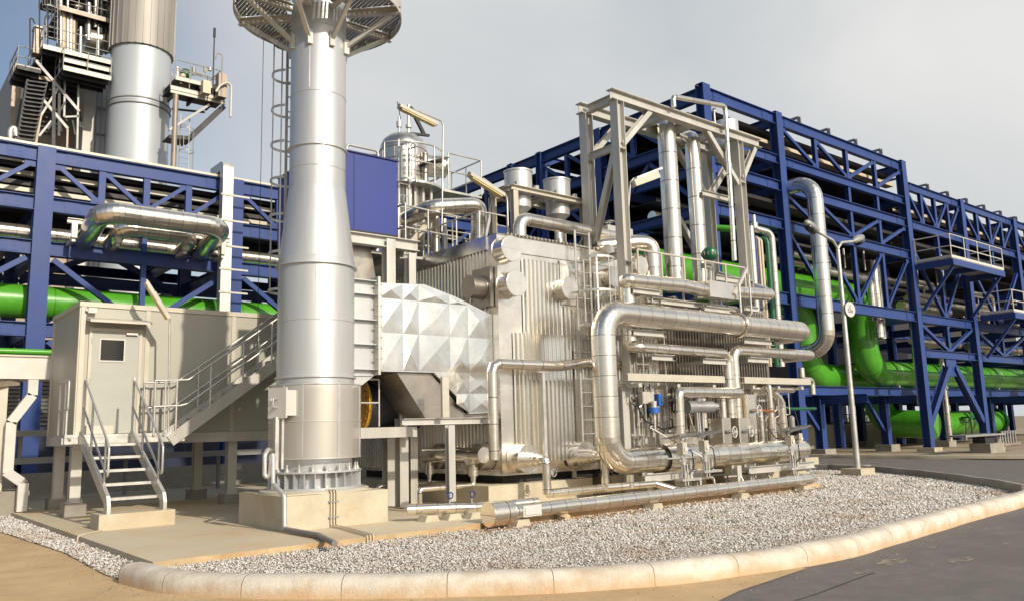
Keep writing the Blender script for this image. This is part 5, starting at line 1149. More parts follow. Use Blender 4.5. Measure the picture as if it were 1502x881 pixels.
l3 = thing('caged_ladder','slim ladder with hoops on the left of the upright vessel','ladder',(10.3,17.2,5.7)); ladder(l3,(10.72,17.05,5.7),(10.72,17.05,8.9),(1,0,0),(0,-1,0),.3,True,'galv',2.1,.2,hs=.9)
pipe([(10.75,17.4,6.85),(10.9,16.1,6.95),(12.05,15.9,7.12),(12.2,15.9,7.05),(12.2,15.9,5.7)],.21,'large silver swan neck pipe dropping onto the boiler roof left of the drums','swan_neck_pipe',bend=.36,seam=.3,seg=7,n=22)
# roof deck railings
rd1 = railing([P(584,299,y=15.95)-V(0,0,1.05),P(746,334,y=15.95)-V(0,0,1.05)],1.05,.95,.022,kick=False); rd1.build('roof_railing','galv',None,'front railing sloping across the roof behind the ribbed left face','railing')
rd2 = railing([(10.7,17.0,5.72),(10.7,13.95,5.72),(11.5,13.95,5.72)],.62,.9,.02,kick=False,mids=0); rd2.build('roof_railing','galv',None,'low single bar railing along the top edge of the boiler corner','railing')
rd4 = railing([(9.9,17.2,5.72),(13.6,17.2,5.72)],1.05,.8,.02,kick=False); rd4.build('roof_railing','galv',None,'second railing farther back on the boiler roof under the swan neck','railing')
rd3 = railing([(9.65,15.3,5.62),(9.65,18.9,5.62)],1.05,.9,.022,kick=False); rd3.build('roof_railing','galv',None,'railing beside the blue housing on the steel frame','railing')
MB().box(9.0,15.9,5.58,10.5,19.5,5.64).build('walkway_deck','galv',None,'grating walkway between the blue housing and the boiler roof','walkway')
MB().bar((10.2,16.4,5.72),(11.2,16.4,6.9),.06,.14).build('diagonal_brace','cream',None,'pale diagonal brace under the swan neck pipe','brace')
for k,(x,y,z1) in enumerate(((9.9,17,7.3),(10.2,16.8,7.0),(10.55,17.2,7.5),(11.5,16.8,7.1),(11.9,17.0,7.0))):
    MB().cyl((x,y,5.6),(x,y,z1),.07+.03*(k%2),n=12).build('standpipe','clad_dull' if k%2 else 'galv',None,'%s standpipe behind the roof railing below the vessel'%('leftmost thin','second fat','third thin','fourth fat','rightmost thin')[k],'pipe','standpipes below the vessel')
# silencer drums on their frame
sf = thing('drum_frame','pale steel frame holding the two open drums above the boiler roof','frame',(12.6,14.3,5.7))
zf = 7.05
for a,b in (((11.65,13.95,zf),(14.05,13.95,zf)),((11.65,14.75,zf),(14.05,14.75,zf))): MB().ibeam(a,b,.16,.13,.014,.01).build('beam','cream',sf)
for x in (11.68,12.85,14.0): MB().ibeam((x,14.03,zf),(x,14.67,zf),.14,.12,.014,.01).build('beam','cream',sf)
for x in (11.72,13.95):
    for y in (13.95,14.75): MB().ibeam((x,y,5.7),(x,y,zf-.066),.14,.14,.012,.01,up=(0,1,0)).build('post','cream',sf)
MB().bar((11.72,14.75,6.9),(11.4,14.75,5.75),.07,.07).build('brace','galv',sf); MB().bar((13.95,13.95,6.2),(13.6,13.95,5.75),.06,.06).build('brace','galv',sf)
for k,x in enumerate((12.2,13.45)):
    t = thing('silencer_drum','%s of the two short open steel drums in the pale frame'%('left one','right one')[k],'drum',(x,14.35,6.2),'vent drums above the boiler roof')
    c = V(x,14.35,0); MB().lathe(c,[(.10,6.0),(.10,6.55),(.29,6.72),(.30,7.0),(.30,7.05),(.33,7.06),(.33,7.58),(.35,7.585),(.35,7.62),(.31,7.62),(.31,7.1)],36,capends=False).build('shell','alu',t)
    for dx in (-.3,.3): MB().box(x+dx-.04,14.0,zf+.07,x+dx+.04,14.1,zf+.2).build('lug','galv',t)
    MB().cyl((x,14.35,5.7),(x,14.35,6.1),.13,n=16).build('stub','clad',t)
pipe([(11.52,13.55,5.7),(11.52,13.55,6.22),(15.0,13.62,6.22)],.15,'silver pipe along the boiler roof edge in front of the drums','roof_pipe',bend=.26,seam=.32,seg=7)
pipe([(11.9,14.0,6.2),(11.9,13.95,5.86),(12.95,13.95,5.84),(12.95,14.4,5.7)],.12,'smaller silver pipe loop lying on the roof behind the edge pipe','roof_pipe',bend=.2,seam=.3)
pipe([(13.05,13.9,5.7),(13.05,13.9,6.0)],.1,'stubby silver nozzle on the boiler roof right of the pipe loop','roof_nozzle')
MB().box(14.3,13.5,6.0,15.2,14.0,6.45).build('valve_cover_box','sheet',None,'boxy stainless valve cover between the gantry posts','cover box')
t = thing('hand_valve','small handwheel valve standing behind the boxy cover','valve',(15.0,14.2,6.4)); MB().cyl((15.0,14.1,6.0),(15.0,14.1,6.72),.025,n=8).build('stem','steelgrey',t); MB().torus((15.0,14.1,6.74),(0,0,1),.13,.016,20,6).bar((14.88,14.1,6.74),(15.12,14.1,6.74),.02,.015).build('wheel','steelgrey',t)
for k,(u,v) in enumerate(((893,408),(932,392),(950,410),(884,372))):
    c = P(u,v,y=13.15); t = MB(); t.cyl((c.x,13.25,c.z),(c.x,12.95,c.z),.24 if k<3 else .2,n=28); t.build('inspection_drum','sheet',bo)
# ================================================================== GANTRY
gy0, gy1, gz = 12.6, 13.65, 9.32
ga = thing('pipe_gantry','tall pale grey steel gantry straddling the two vertical pipes','gantry',(13.85,12.6,.1))
for x,y,z0 in ((13.85,gy0,.5),(13.85,gy1,5.6),(18.6,gy0,4.4),(18.6,gy1,4.6)):
    MB().ibeam((x,y,z0),(x,y,gz-.13),.24,.24,.018,.014,up=(1,0,0)).build('post','steel',ga)
    mb = MB()
    for z in (8.0,5.3): 
        if z > z0: mb.box(x-.11,y-.13,z,x+.11,y+.13,z+.02)
    mb.build('stiffener_plate','steel',ga)
for y in (gy0,gy1): MB().ibeam((13.62,y,gz),(19.65,y,gz),.22,.26,.018,.014).build('top_beam','steel',ga)
for x in (13.85,15.7,16.75,17.85,18.95): MB().ibeam((x,gy0+.1,gz-.02),(x,gy1-.1,gz-.02),.16,.2,.014,.012).build('cross_beam','steel',ga)
for p,q in (((13.95,gy0,8.15),(15.0,gy0,9.2)),((17.25,gy0,9.2),(18.5,gy0,7.95)),((18.7,gy0,8.15),(19.4,gy0,9.15)),((17.75,gy0+.3,7.7),(18.45,gy0+.3,8.5)),((13.95,gy1,8.15),(15.0,gy1,9.2)),((17.2,gy1,9.1),(18.5,gy1,7.9)),((13.87,gy1-.1,5.9),(13.87,gy0+.12,8.05)),((17.0,gy1,7.3),(18.5,gy1,5.5))):
    MB().ibeam(p,q,.13,.15,.012,.01,up=(0,1,0) if abs(q[0]-p[0])>.2 else (1,0,0)).build('knee_brace','steel',ga)
for z in (8.1,5.5): MB().ibeam((13.85,gy0+.12,z),(13.85,gy1-.12,z),.12,.16,.012,.01).build('tie_beam','steel',ga)
MB().ibeam((17.2,gy0+.2,7.55),(18.5,gy0+.2,7.55),.12,.15,.012,.01).build('tie_beam','steel',ga); MB().ibeam((17.4,gy0+.1,5.3),(18.5,gy0+.1,5.3),.12,.15,.012,.01).build('tie_beam','steel',ga)
pipe([(16.25,13.1,4.9),(16.25,13.1,9.5),(16.6,13.5,9.5),(17.9,14.4,9.3)],.235,'left and fatter of the two tall silver vertical pipes in the gantry','vertical_pipe',bend=.34,seam=.8,seg=6,n=24)
pipe([(17.3,13.1,4.8),(17.3,13.1,9.2),(17.5,13.6,9.25)],.205,'right and slimmer of the two tall silver vertical pipes in the gantry','vertical_pipe',bend=.2,seam=.8,seg=5,n=24)
pipe([(15.75,12.42,9.45),(15.75,12.42,9.72),(17.92,12.42,9.98),(17.86,12.42,5.75)],.065,'thin silver pipe bridging over the gantry top and dropping down its front','vent_line',bend=.08,seam=.9,seg=2,n=12)
MB().cyl((17.6,12.55,9.45),(17.6,12.55,9.85),.025,n=8).cyl((17.6,12.55,9.78),(17.6,12.55,9.88),.05,n=10).build('vent_hanger','galv',None,'small bolted hanger rod under the thin bridging pipe','hanger')
t = thing('silencer_drum','open steel drum on a square plate behind the gantry top right','drum',(18.9,13.15,8.8),'vent drums above the boiler roof')
MB().lathe((18.95,13.15,0),[(.10,8.4),(.12,8.75),(.36,8.9),(.36,9.05),(.34,9.06),(.34,9.98),(.32,9.98),(.32,9.1)],36,capends=False).build('shell','alu',t); MB().box(18.35,12.75,9.07,19.5,13.5,9.1).build('plate','cream',t)
t = thing('floodlight','boxy wall lamp on the left gantry post','lamp',(14.0,12.45,7.2))
MB().bar((14.05,12.4,7.15),(14.75,12.25,7.45),.2,.16).build('housing','cream',t); MB().bar((14.1,12.35,7.28),(14.85,12.2,7.62),.12,.05).build('hood','galv',t); MB().tube([(13.97,12.5,6.6),(14.02,12.45,7.2),(14.1,12.4,7.3)],.02,.05,n=6).build('cable','galv',t)
pipe([(13.9,13.6,5.85),(14.9,13.2,6.0),(15.3,13.0,6.0),(15.3,13.0,4.6)],.2,'lobster-back silver elbow turning down beside the left gantry post','elbow_pipe',bend=.42,seam=.4,seg=9,n=22)
# ================================================================== BIG PIPES ON THE RIGHT FACE
BR = .262
pipe([(20.3,12.9,3.98),(20.3,12.0,3.98),(12.42,12.0,3.98),(12.42,12.0,.87),(19.85,12.0,.87),(19.85,12.8,.87)],BR,'largest silver pipe, a long C shape in front of the boiler','main_pipe',bend=.50,seam=.43,seg=8,n=32)
mb = MB(); mb.torus((17.2,12.0,3.98),(1,0,0),BR+.03,.03,36,6); mb.build('pipe_collar','clad',None,'raised collar ring round the upper run of the largest pipe','collar')
mb = MB(); a0 = -2.2
pts_o = [(0,12.0+.32*cos(t),.87+.32*sin(t)) for t in [radians(80)+radians(200)*k/16 for k in range(17)]]
vs = [(x,p[1],p[2]) for x in (14.05,15.55) for p in pts_o]; mb.add(vs,[(k,k+1,18+k,17+k) for k in range(16)],True)
vs = [(x,12.0+(p[1]-12.0)*.985,.87+(p[2]-.87)*.985) for x in (14.05,15.55) for p in pts_o]; mb.add(vs,[(k+1,k,17+k,18+k) for k in range(16)],True)
mb.bar((14.8,11.97,1.24),(14.8,12.0,1.46),.0,.0)
mb.box(14.05,11.99,1.187,15.55,12.006,1.40); mb.build('curved_shield','sheet',None,'curved stainless shield wrapped round the lower run of the largest pipe','shield')
pipe([(13.62,12.35,3.45),(13.62,12.35,4.78),(13.4,12.2,4.78),(15.3,12.2,4.84),(16.0,12.2,4.80),(19.15,12.2,4.92),(18.7,13.6,5.6)],.165,'silver pipe kinked along the top of the face below the railing','kinked_pipe',bend=.2,seam=.45,seg=3,n=18)
pipe([(13.62,12.4,4.6),(13.62,12.4,3.33),(13.7,12.2,3.31),(16.94,12.2,3.28),(16.94,12.2,1.6)],.125,'middle silver pipe running just below the largest pipe then dropping','middle_pipe',bend=.2,seam=.42,seg=5,n=18)
pipe([(17.2,12.2,1.35),(17.2,12.2,3.38),(20.9,12.2,3.38),(20.9,13.1,3.38)],.135,'right middle silver pipe with a drop at its left end','middle_pipe',bend=.24,seam=.42,seg=5,n=18)
pipe([(14.62,11.9,1.1),(14.62,11.9,2.31),(17.0,11.9,2.31),(17.0,12.3,2.31)],.125,'short silver pipe with mitred left elbow above the shield','short_pipe',bend=.1,seam=.42,seg=2,n=16)
for x,z0,z1,lb in ((15.75,1.5,2.2,'left'),(16.5,1.5,2.2,'right')): pipe([(x,12.1,z0),(x,12.1,z1)],.085,f'{lb} thin silver riser under the short mitred pipe','riser_pipe',seam=.4)
pipe([(17.75,12.2,2.43),(19.75,12.2,2.43),(19.9,12.35,2.43)],.085,'thin silver pipe running right below the right cable tray','thin_pipe',bend=.1,seam=.5)
pipe([(18.35,12.0,1.1),(18.35,12.0,2.5),(18.35,12.3,2.5)],.07,'upright thin silver pipe crossing in front of the thin run','thin_pipe',bend=.06,seam=.7)
pipe([(18.5,12.5,2.4),(18.9,12.3,2.38),(19.25,12.3,2.1),(19.3,12.3,1.2)],.14,'short fat silver bend at the right end of the face','bend_pipe',bend=.3,seam=.4,seg=5)
for k,(x,z1) in enumerate(((17.75,1.62),(18.05,1.85),(18.6,1.7))): pipe([(x,12.1,1.05),(x,12.1,z1)],.06,'%s slim standpipe on top of the lower large run'%('left','middle','right')[k],'riser_pipe',seam=.4,n=12)
mb = MB(); mb.torus((19.2,11.9,1.35),(1,.3,0),.09,.02,16,6).cyl((19.2,11.9,1.35),(19.35,11.95,1.35),.1,n=16); mb.build('round_flange','darksteel',None,'small dark round flange beside the short fat bend','flange')
pipe([(17.6,12.0,1.9),(18.3,11.9,1.86)],.03,'rusty brown pipe stub between the upright thin pipes','stub_pipe','rust',lob=False)
# supports under the pipes
for k,(x,z,y,w,lb) in enumerate(((14.0,4.55,12.3,.9,'under the left end of the kinked pipe'),(15.2,4.4,12.4,1.2,'under the middle of the kinked pipe'),(16.7,4.35,12.4,1.0,'under the valve of the kinked pipe'),(18.0,4.45,12.3,.6,'right of the gantry post foot'),(14.0,3.62,12.3,1.0,'between the largest and the middle pipe on the left'),(18.2,3.62,12.3,1.2,'under the right half of the largest pipe'),(14.3,3.08,12.2,.7,'under the left end of the middle pipe'),(16.2,3.05,12.2,.9,'under the right end of the middle pipe'),(18.0,3.14,12.2,.9,'under the right middle pipe'))):
    MB().ibeam((x-w/2,y-.18,z),(x+w/2,y-.18,z),.16,.13,.012,.01).bar((x,y-.18,z),(x,13.1,z),.1,.1).build('pipe_bracket','steel',None,'steel bracket '+lb,'bracket')
for x0,x1,lb in ((13.1,16.5,'left'),(17.3,20.3,'right')):
    t = thing('cable_tray',f'{lb} yellowish cable tray fixed across the pipe drops','cable tray',(x0,12.1,2.6))
    mb = MB(); mb.box(x0,11.98,2.55,x1,12.0,2.70); mb.box(x0,12.001,2.55,x1,12.35,2.57); mb.box(x0,12.001,2.69,x1,12.1,2.71); mb.build('tray_body','cream',t)
    mb = MB(); 
    for x in (x0+.4,(x0+x1)/2,x1-.4): mb.bar((x,12.0,2.46),(x,13.15,2.46),.1,.08)
    mb.build('tray_bracket','steel',t)
# railing and small gear above
railing([(13.74,12.1,4.95),(17.8,12.1,4.95)],.55,.85,.025,kick=False,mids=0).build('pipe_railing','cream',None,'pale single bar railing above the kinked pipe','railing')
dvv = thing('diaphragm_valve','bright dark green diaphragm valve on the kinked pipe','valve',(16.73,12.35,4.95))
MB().lathe((16.73,12.35,0),[(.10,5.62),(.17,5.66),(.20,5.72),(.20,5.74),(.215,5.75),(.215,5.79),(.20,5.80),(.19,5.86),(.12,5.93),(.02,5.95)],30).build('actuator_dome','dkgreen',dvv)
mb = MB()
for k in range(14): t=k*2*pi/14; mb.cyl((16.73+.21*cos(t),12.35+.21*sin(t),5.73),(16.73+.21*cos(t),12.35+.21*sin(t),5.81),.012,n=6)
mb.build('bolt','steelgrey',dvv)
mb = MB(); 
for dx in (-.07,.07): mb.bar((16.73+dx,12.35,5.05),(16.73+dx,12.35,5.64),.03,.05)
mb.cyl((16.73,12.35,5.0),(16.73,12.35,5.64),.022,n=8).cyl((16.73,12.35,4.9),(16.73,12.35,5.08),.09,n=14); mb.build('yoke','galv',dvv)
MB().box(16.35,12.2,5.38,16.56,12.35,5.5).build('positioner','steelgrey',dvv)
MB().box(16.2,12.02,4.62,17.35,12.4,5.02).build('jacket_box','sheet',None,'boxy stainless jacket round the kinked pipe valve','cover box')
t = thing('inclined_brace','small pale strut leaning beside the jacket box','strut',(17.3,12.1,4.6)); MB().bar((17.15,12.0,4.75),(17.75,12.0,5.45),.06,.08).build('strut','steel',t); MB().cyl((17.3,11.95,4.3),(17.3,11.95,5.0),.03,n=8).cyl((17.75,11.95,4.3),(17.75,11.95,5.3),.025,n=8).build('tube','galv',t)
# caged ladder in front of the boiler
l4 = thing('caged_ladder','grey caged ladder up the ribbed face left of the largest pipe','ladder',(12.75,12.95,.9)); ladder(l4,(12.95,13.05,.9),(12.95,13.05,6.0),(1,0,0),(0,-1,0),.45,True,'galv',2.9,.42,hs=.74)
# bundle of coloured vertical lines
zt = 7.6
pipe([(23.0,15.5,3.4),(23.0,15.5,7.9),(22.6,16.4,8.1)],.11,'light green leftmost line of the vertical bundle beside the gantry','bundle_line','green',bend=.25,lob=False)
pipe([(23.3,15.5,3.4),(23.3,15.5,8.05)],.12,'silver line next to the light green one in the vertical bundle','bundle_line')
pipe([(23.55,15.5,3.4),(23.55,15.5,7.8),(23.5,16.2,7.9)],.05,'navy blue line of the vertical bundle','bundle_line','navy',bend=.15,lob=False)
pipe([(23.72,15.5,3.4),(23.72,15.5,7.75),(23.7,16.2,7.85)],.05,'left beige line of the vertical bundle','bundle_line','beige',bend=.15,lob=False)
pipe([(23.88,15.5,3.4),(23.88,15.5,7.72),(23.85,16.2,7.8)],.05,'right beige line of the vertical bundle','bundle_line','beige',bend=.15,lob=False)
pipe([(24.08,15.4,3.4),(24.08,15.4,7.7),(24.0,16.2,7.85)],.085,'dark green line of the vertical bundle','bundle_line','dkgreen',bend=.2,lob=False)
pipe([(24.35,15.4,3.4),(24.35,15.4,7.95),(23.7,15.6,8.05),(23.7,15.6,8.25)],.125,'rightmost silver line of the vertical bundle, hooked at its top','bundle_line',bend=.28,seam=.4)
MB().cyl((23.62,15.55,8.05),(23.62,15.55,8.5),.07,n=10).build('vent_pipe','galv',None,'short vent stub on top of the vertical line bundle','vent')
pipe([(24.0,15.5,2.2),(24.3,15.2,2.0),(25.9,15.2,2.0)],.05,'thin dark green branch line low beside the pipe arch','branch_line','dkgreen',bend=.1,lob=False)
pipe([(21.4,12.9,3.1),(21.4,12.9,2.75),(21.9,12.9,2.75),(21.9,12.9,2.35)],.09,'stepped white stub pipe under the right middle pipe end','stub_pipe','clad',bend=.1)
# ================================================================== VALVES AND INSTRUMENTS
def wheel(parent, c, ax, R, mt='white', r=.013, spokes=4):
    c, ax = Vector(c), Vector(ax).normalized(); mb = MB(); mb.torus(c,ax,R,r,26,6)
    x = ax.cross(V(0,0,1)).normalized(); y = ax.cross(x)
    for k in range(spokes): t = 2*pi*k/spokes+.4; mb.cyl(c,c+(x*cos(t)+y*sin(t))*R,r*.75,n=5)
    mb.cyl(c-ax*.02,c+ax*.03,r*2.4,n=10); return mb.build('hand_wheel',mt,parent)
for k,(x,y,z0,z1,wz,R,lb) in enumerate(((16.35,12.05,1.12,1.72,1.39,.125,'left lower'),(17.0,12.05,1.1,1.72,1.39,.12,'middle lower'),(17.55,12.15,1.45,2.28,1.87,.14,'upper right'))):
    t = thing('boxed_valve',f'{lb} stainless boxed valve with a white handwheel on the drop pipes','valve',(x,y,z0)); 
    MB().box(x-.17,y-.14,z0,x+.17,y+.25,z1).build('jacket_box','sheet',t); MB().box(x-.175,y-.146,z0+.03,x-.12,y-.141,z1-.03).build('clip','galv',t)
    MB().cyl((x,y-.15,wz),(x,y-.36,wz),.022,n=8).cyl((x,y-.15,wz),(x,y-.2,wz),.05,n=12).build('stem','steelgrey',t); wheel(t,(x,y-.36,wz),(.2,-1,0),R)
t = thing('gear_valve','valve with a big black handwheel and blue body left of the mitred pipe','valve',(14.5,12.1,1.6)); wheel(t,(14.45,11.9,2.14),(.75,-.66,0),.28,'black',.017,3)
MB().cyl((14.45,11.9,2.14),(14.65,12.25,2.12),.03,n=8).cyl((14.6,12.2,2.12),(14.8,12.4,2.1),.13,n=18).build('gearbox','brownsteel',t); MB().box(14.2,12.1,2.02,14.32,12.25,2.28).build('body','valveblue',t)
MB().cyl((14.6,12.3,1.2),(14.6,12.3,2.0),.04,n=10).cyl((14.6,12.3,1.68),(14.6,12.3,1.8),.09,n=12).build('stem','galv',t)
t = thing('blue_regulator','small blue capped regulator under the junction box','regulator',(14.0,12.1,1.8)); MB().cyl((14.02,12.1,1.86),(14.02,12.1,1.98),.12,n=18).build('cap','valveblue',t); MB().cyl((14.02,12.1,1.98),(14.02,12.1,2.12),.07,n=12).cyl((14.02,12.1,1.5),(14.02,12.1,1.86),.03,n=8).build('body','galv',t)
t = thing('electric_actuator','rounded grey electric valve actuator above the shield','actuator',(15.5,12.0,1.35))
MB().cyl((15.3,12.0,1.98),(15.78,11.85,1.98),.13,n=24).cyl((15.1,12.05,1.98),(15.3,12.0,1.98),.15,n=24).cyl((15.78,11.85,1.98),(15.9,11.81,1.98),.09,n=18).build('motor','actuator',t)
MB().cyl((15.42,12.0,2.1),(15.42,12.0,2.24),.12,n=20).torus((15.42,11.98,2.24),(0,1,0),.13,.022,18,6,arc=(pi,2*pi)).build('handwheel_dome','actuator',t); MB().cyl((15.9,11.81,2.02),(15.93,11.8,2.02),.04,n=12).build('window','black',t)
MB().bar((15.3,11.95,1.3),(15.3,11.95,1.86),.04,.06).bar((15.5,11.95,1.3),(15.5,11.95,1.86),.04,.06).cyl((15.4,11.95,1.25),(15.4,11.95,1.86),.02,n=8).build('yoke','galv',t)
MB().tube([(15.1,12.0,1.85),(15.05,11.9,1.6),(15.15,11.9,1.4),(15.05,11.95,1.25)],.018,.06,n=6).build('cable','brownsteel',t)
t = thing('junction_box','square junction box with hanging flexible conduits','junction box',(13.97,12.25,2.05)); MB().box(13.78,12.2,2.07,14.16,12.32,2.33).build('box','cream',t); MB().box(13.80,12.19,2.09,14.14,12.199,2.31).build('lid','steel',t)
for k in range(3): MB().tube([(13.85+.12*k,12.25,2.07),(13.85+.12*k,12.22,1.85),(13.7+.25*k,12.22,1.72),(13.65+.22*k,12.25,2.5)],.016,.12,n=6).build('flexible_conduit','darksteel',t)
mb = MB(); mb.ibeam((13.45,12.5,.1),(13.45,12.5,2.5),.2,.2,.014,.012,up=(0,1,0)); mb.build('support_post','steel',None,'grey steel post standing behind the largest pipe at the cable tray end','post')
for k in range(9):
    x = 13.95+random.uniform(-.2,.75); z0 = random.uniform(1.1,1.8); y = 12.15+.04*k
    MB().cyl((x,y,z0),(x,y,random.choice((2.5,3.0,4.3))),.011,n=6).build('impulse_line','galv',None,'%s of the thin impulse tubes behind the junction box'%('nearest','second nearest','third nearest','fourth nearest','fifth nearest','sixth nearest','seventh nearest','eighth nearest','farthest')[k],'tube','impulse tubes near the junction box')
for k,x in enumerate((16.9,17.4,17.9,18.4,18.9,19.4)):
    MB().tube([(x,12.25,1.2),(x,12.25,1.6+.1*(k%3)),(x+.12,12.2,1.75),(x+.12,12.2,2.5)],.013,.05,n=6).build('impulse_line','galv',None,'%s thin impulse tube behind the valves on the right'%('first','second','third','fourth','fifth','sixth')[k],'tube','impulse tubes near the valves')
def stand(x, y, z, lb, w=.75, mirror=1, h0=.25):
    t = thing('instrument_stand', lb, 'instrument', (x,y,h0))
    mb = MB(); mb.prism([(x-w/2,y-.2,z-.06),(x+w/2,y-.2,z+.04),(x+w/2,y+.2,z+.02),(x-w/2,y+.2,z-.08)],(0,0,.012)); mb.bar((x-w/2,y-.2,z-.07),(x+w/2,y-.2,z+.03),.012,.05); mb.build('sun_hood','hood',t)
    MB().cyl((x,y,h0),(x,y,z),.03,n=10).build('post','galv',t); MB().cyl((x+.28,y,h0),(x+.28,y,z-.55),.035,n=10).build('post','galv',t)
    MB().box(x-.07,y-.1,z-.4,x+.08,y+.06,z-.16).build('transmitter','cream',t); MB().cyl((x+.02,y-.12,z-.3),(x+.02,y-.02,z-.3),.055,n=14).build('transmitter_cap','white',t)
    MB().box(x-.06,y-.07,z-.62,x+.06,y+.05,z-.46).cyl((x-.12,y-.03,z-.54),(x+.12,y-.03,z-.54),.02,n=8).build('manifold','galv',t)
    MB().tube([(x+.05,y-.05,z-.3),(x+.25*mirror,y-.08,z-.33),(x+.3*mirror,y-.08,z-.7),(x+.1,y-.05,z-.85)],.012,.08,n=6).build('cable','black',t)
    MB().tube([(x-.5,y,z-.48),(x+.4,y,z-.48)],.02,n=8).build('cross_tube','galv',t)
    MB().box(x-.12,y-.1,h0,x+.5,y+.12,h0+.05).build('foot','galv',t); MB().cyl((x,y-.06,h0-.1),(x,y-.06,h0+.45),.018,n=6).cyl((x+.09,y-.06,h0-.1),(x+.09,y-.06,h0+.35),.018,n=6).build('tap','galv',t); return t
stand(13.95,11.35,1.38,'instrument stand under a tilted hood in front of the shield',.8,1,.42)
stand(14.75,11.4,1.40,'second hooded instrument directly right of the first, against the shield',.8,1,.55)
stand(17.95,11.3,1.42,'instrument stand under a tilted hood near the right end of the lower run',.55,1,.45)
stand(19.3,11.9,1.45,'rightmost hooded instrument stand at the end of the face',.7,-1,.2)
MB().cyl((18.3,11.4,1.42),(18.3,11.4,1.62),.07,n=14).lathe((18.3,11.4,0),[(.075,1.62),(.07,1.7),(.02,1.74)],14).build('breather_valve','steelgrey',None,'rounded grey cap standing above the right instrument hood','instrument')
MB().cyl((13.62,11.9,1.55),(14.45,11.2,.9),.014,n=6).build('guy_tube','galv',None,'thin slanting tube crossing in front of the lower large run','tube')
# low clutter behind the front pipe
t = thing('bottom_frame','low grey steel frame between the largest pipe and the ground pipe','frame',(14,11.6,.3))
for a,b in (((13.1,11.65,.52),(15.0,11.65,.52)),((16.6,11.55,.5),(19.4,11.55,.5))): MB().ibeam(a,b,.12,.16,.012,.01).build('beam','steel',t)
for x in (13.3,14.9,16.4,16.9,19.3): MB().ibeam((x,11.75,.1),(x,11.75,.62),.16,.16,.012,.01,up=(0,1,0)).build('post','steel',t)
pipe([(12.6,11.6,.62),(12.6,11.6,.36)],.075,'short silver stub under the left elbow of the largest pipe','stub_pipe')
pipe([(12.0,11.7,.40),(13.3,11.55,.40),(13.75,11.2,.22)],.07,'low bent silver pipe behind the long ground pipe','low_pipe',bend=.08,seg=2)
for k in range(6):
    x = 14.3+.55*k; pipe([(x,11.7+.03*k,.38+.03*(k%3)),(x+.5,11.6+.03*k,.38+.03*(k%3)),(x+.5,11.6,.2)],.02+.012*(k%2),'%s small drain tail tucked under the lower large run'%('leftmost','second','third','fourth','fifth','rightmost')[k],'drain_tail','clad_dull' if k%2 else 'darksteel',bend=.05,lob=False,n=8,group='drain tails under the lower run')
# long front pipe with end cap
fy = 10.76
fp = thing('ground_pipe','long silver ground pipe with a fat end cap along the gravel edge','pipe',(13,fy,.1))
MB().tube([(8.72,fy,.25),(18.0,fy,.25),(18.0,11.4,.25)],.118,.26,n=22,seg=7,seam=.36,lob=True).build('pipe_run','clad',fp)
MB().cyl((8.30,fy,.25),(8.76,fy,.25),.2,n=32,seam=.6).torus((8.31,fy,.25),(1,0,0),.198,.007,32,5).torus((8.75,fy,.25),(1,0,0),.198,.007,32,5).build('end_cap','clad',fp)
MB().bar((8.298,fy-.198,.235),(8.298,fy+.198,.235),.004,.007).build('cap_seam','rust',fp)
mb = MB(); mb.box(8.98,fy-.135,.19,9.32,fy-.119,.31); mb.box(8.95,fy-.119,.16,9.35,fy-.11,.34); mb.build('name_plate','white',fp)
for k,(x) in enumerate((8.95,12.3,15.1,17.5)):
    mb = MB(); mb.prism([(x-.16,fy-.12,.01),(x+.16,fy-.12,.01),(x+.12,fy-.12,.12),(x-.12,fy-.12,.12)],(0,.26,0)); mb.build('pipe_block','conc',None,'%s small concrete block under the long ground pipe'%('leftmost','second','third','rightmost')[k],'block','blocks under the long ground pipe')
mb = MB(); mb.lathe((10.0,10.8,0),[(.13,.0),(.12,.08),(.06,.13),(.01,.14)],9,sharp=False); mb.build('stone','slabedge',None,'lone tan rock lying against the slab edge below the long pipe','rock')
mb = MB(); mb.tube([(9.6,10.9,.2),(9.9,10.7,.06),(10.1,10.75,.08)],.01,.05,n=6); mb.build('wire_end','black',None,'short black wire end by the tan rock','wire')
mb = MB(); mb.box(16.9,10.5,-.0,18.0,10.62,.05); mb.build('timber_sleeper','brownsteel',None,'thin dark plank lying on the gravel at the right end of the ground pipe','plank')
mb = MB(); mb.box(18.7,11.6,.0,19.1,12.1,.45); mb.build('concrete_block','conc',None,'bright tan concrete block at the right foot of the lower large run','block')
# ================================================================== STREET LAMP
sl2 = thing('street_lamp','double headed street lamp on a slim grey pole in the gravel','street lamp',(22.85,12.25,0))
MB().box(22.45,11.95,.0,23.25,12.55,.22).build('base_block','conc',sl2)
MB().cyl((22.85,12.25,.22),(22.85,12.25,4),.085,.07,n=16).cyl((22.85,12.25,4),(22.85,12.25,6.6),.07,.055,n=16).build('pole','galv',sl2)
LP = V(22.85,12.25,6.55)
def head(d, lenz, up, lb):
    d = Vector(d); e = LP + d*lenz + V(0,0,up)
    MB().tube([LP-V(0,0,.15),LP+V(0,0,.08),LP+d*.25+V(0,0,.3),e],.04,.15,n=10).build('arm','galv',sl2)
    h = MB(); prof = [(.03,-.05),(.07,.05),(.11,.2),(.125,.4),(.10,.6),(.02,.7)]; b0 = len(h.v); h.lathe(e,prof,20,sharp=False,axis=(d+V(0,0,.35)).normalized())
    h.v = [tuple(Vector(v)) for v in h.v]; ho = h.build('lamp_housing','steelgrey',sl2)
    q = e+(d+V(0,0,.35)).normalized()*.42-V(0,0,.1); g2 = MB(); g2.lathe(q,[(.09,-.2),(.11,0),(.09,.2)],18,sharp=False,axis=(d+V(0,0,.35)).normalized()); g2.build('lens','glass',ho)
head((-1,0,0),1.05,.45,'left'); head((1,0,0),.95,.42,'right')
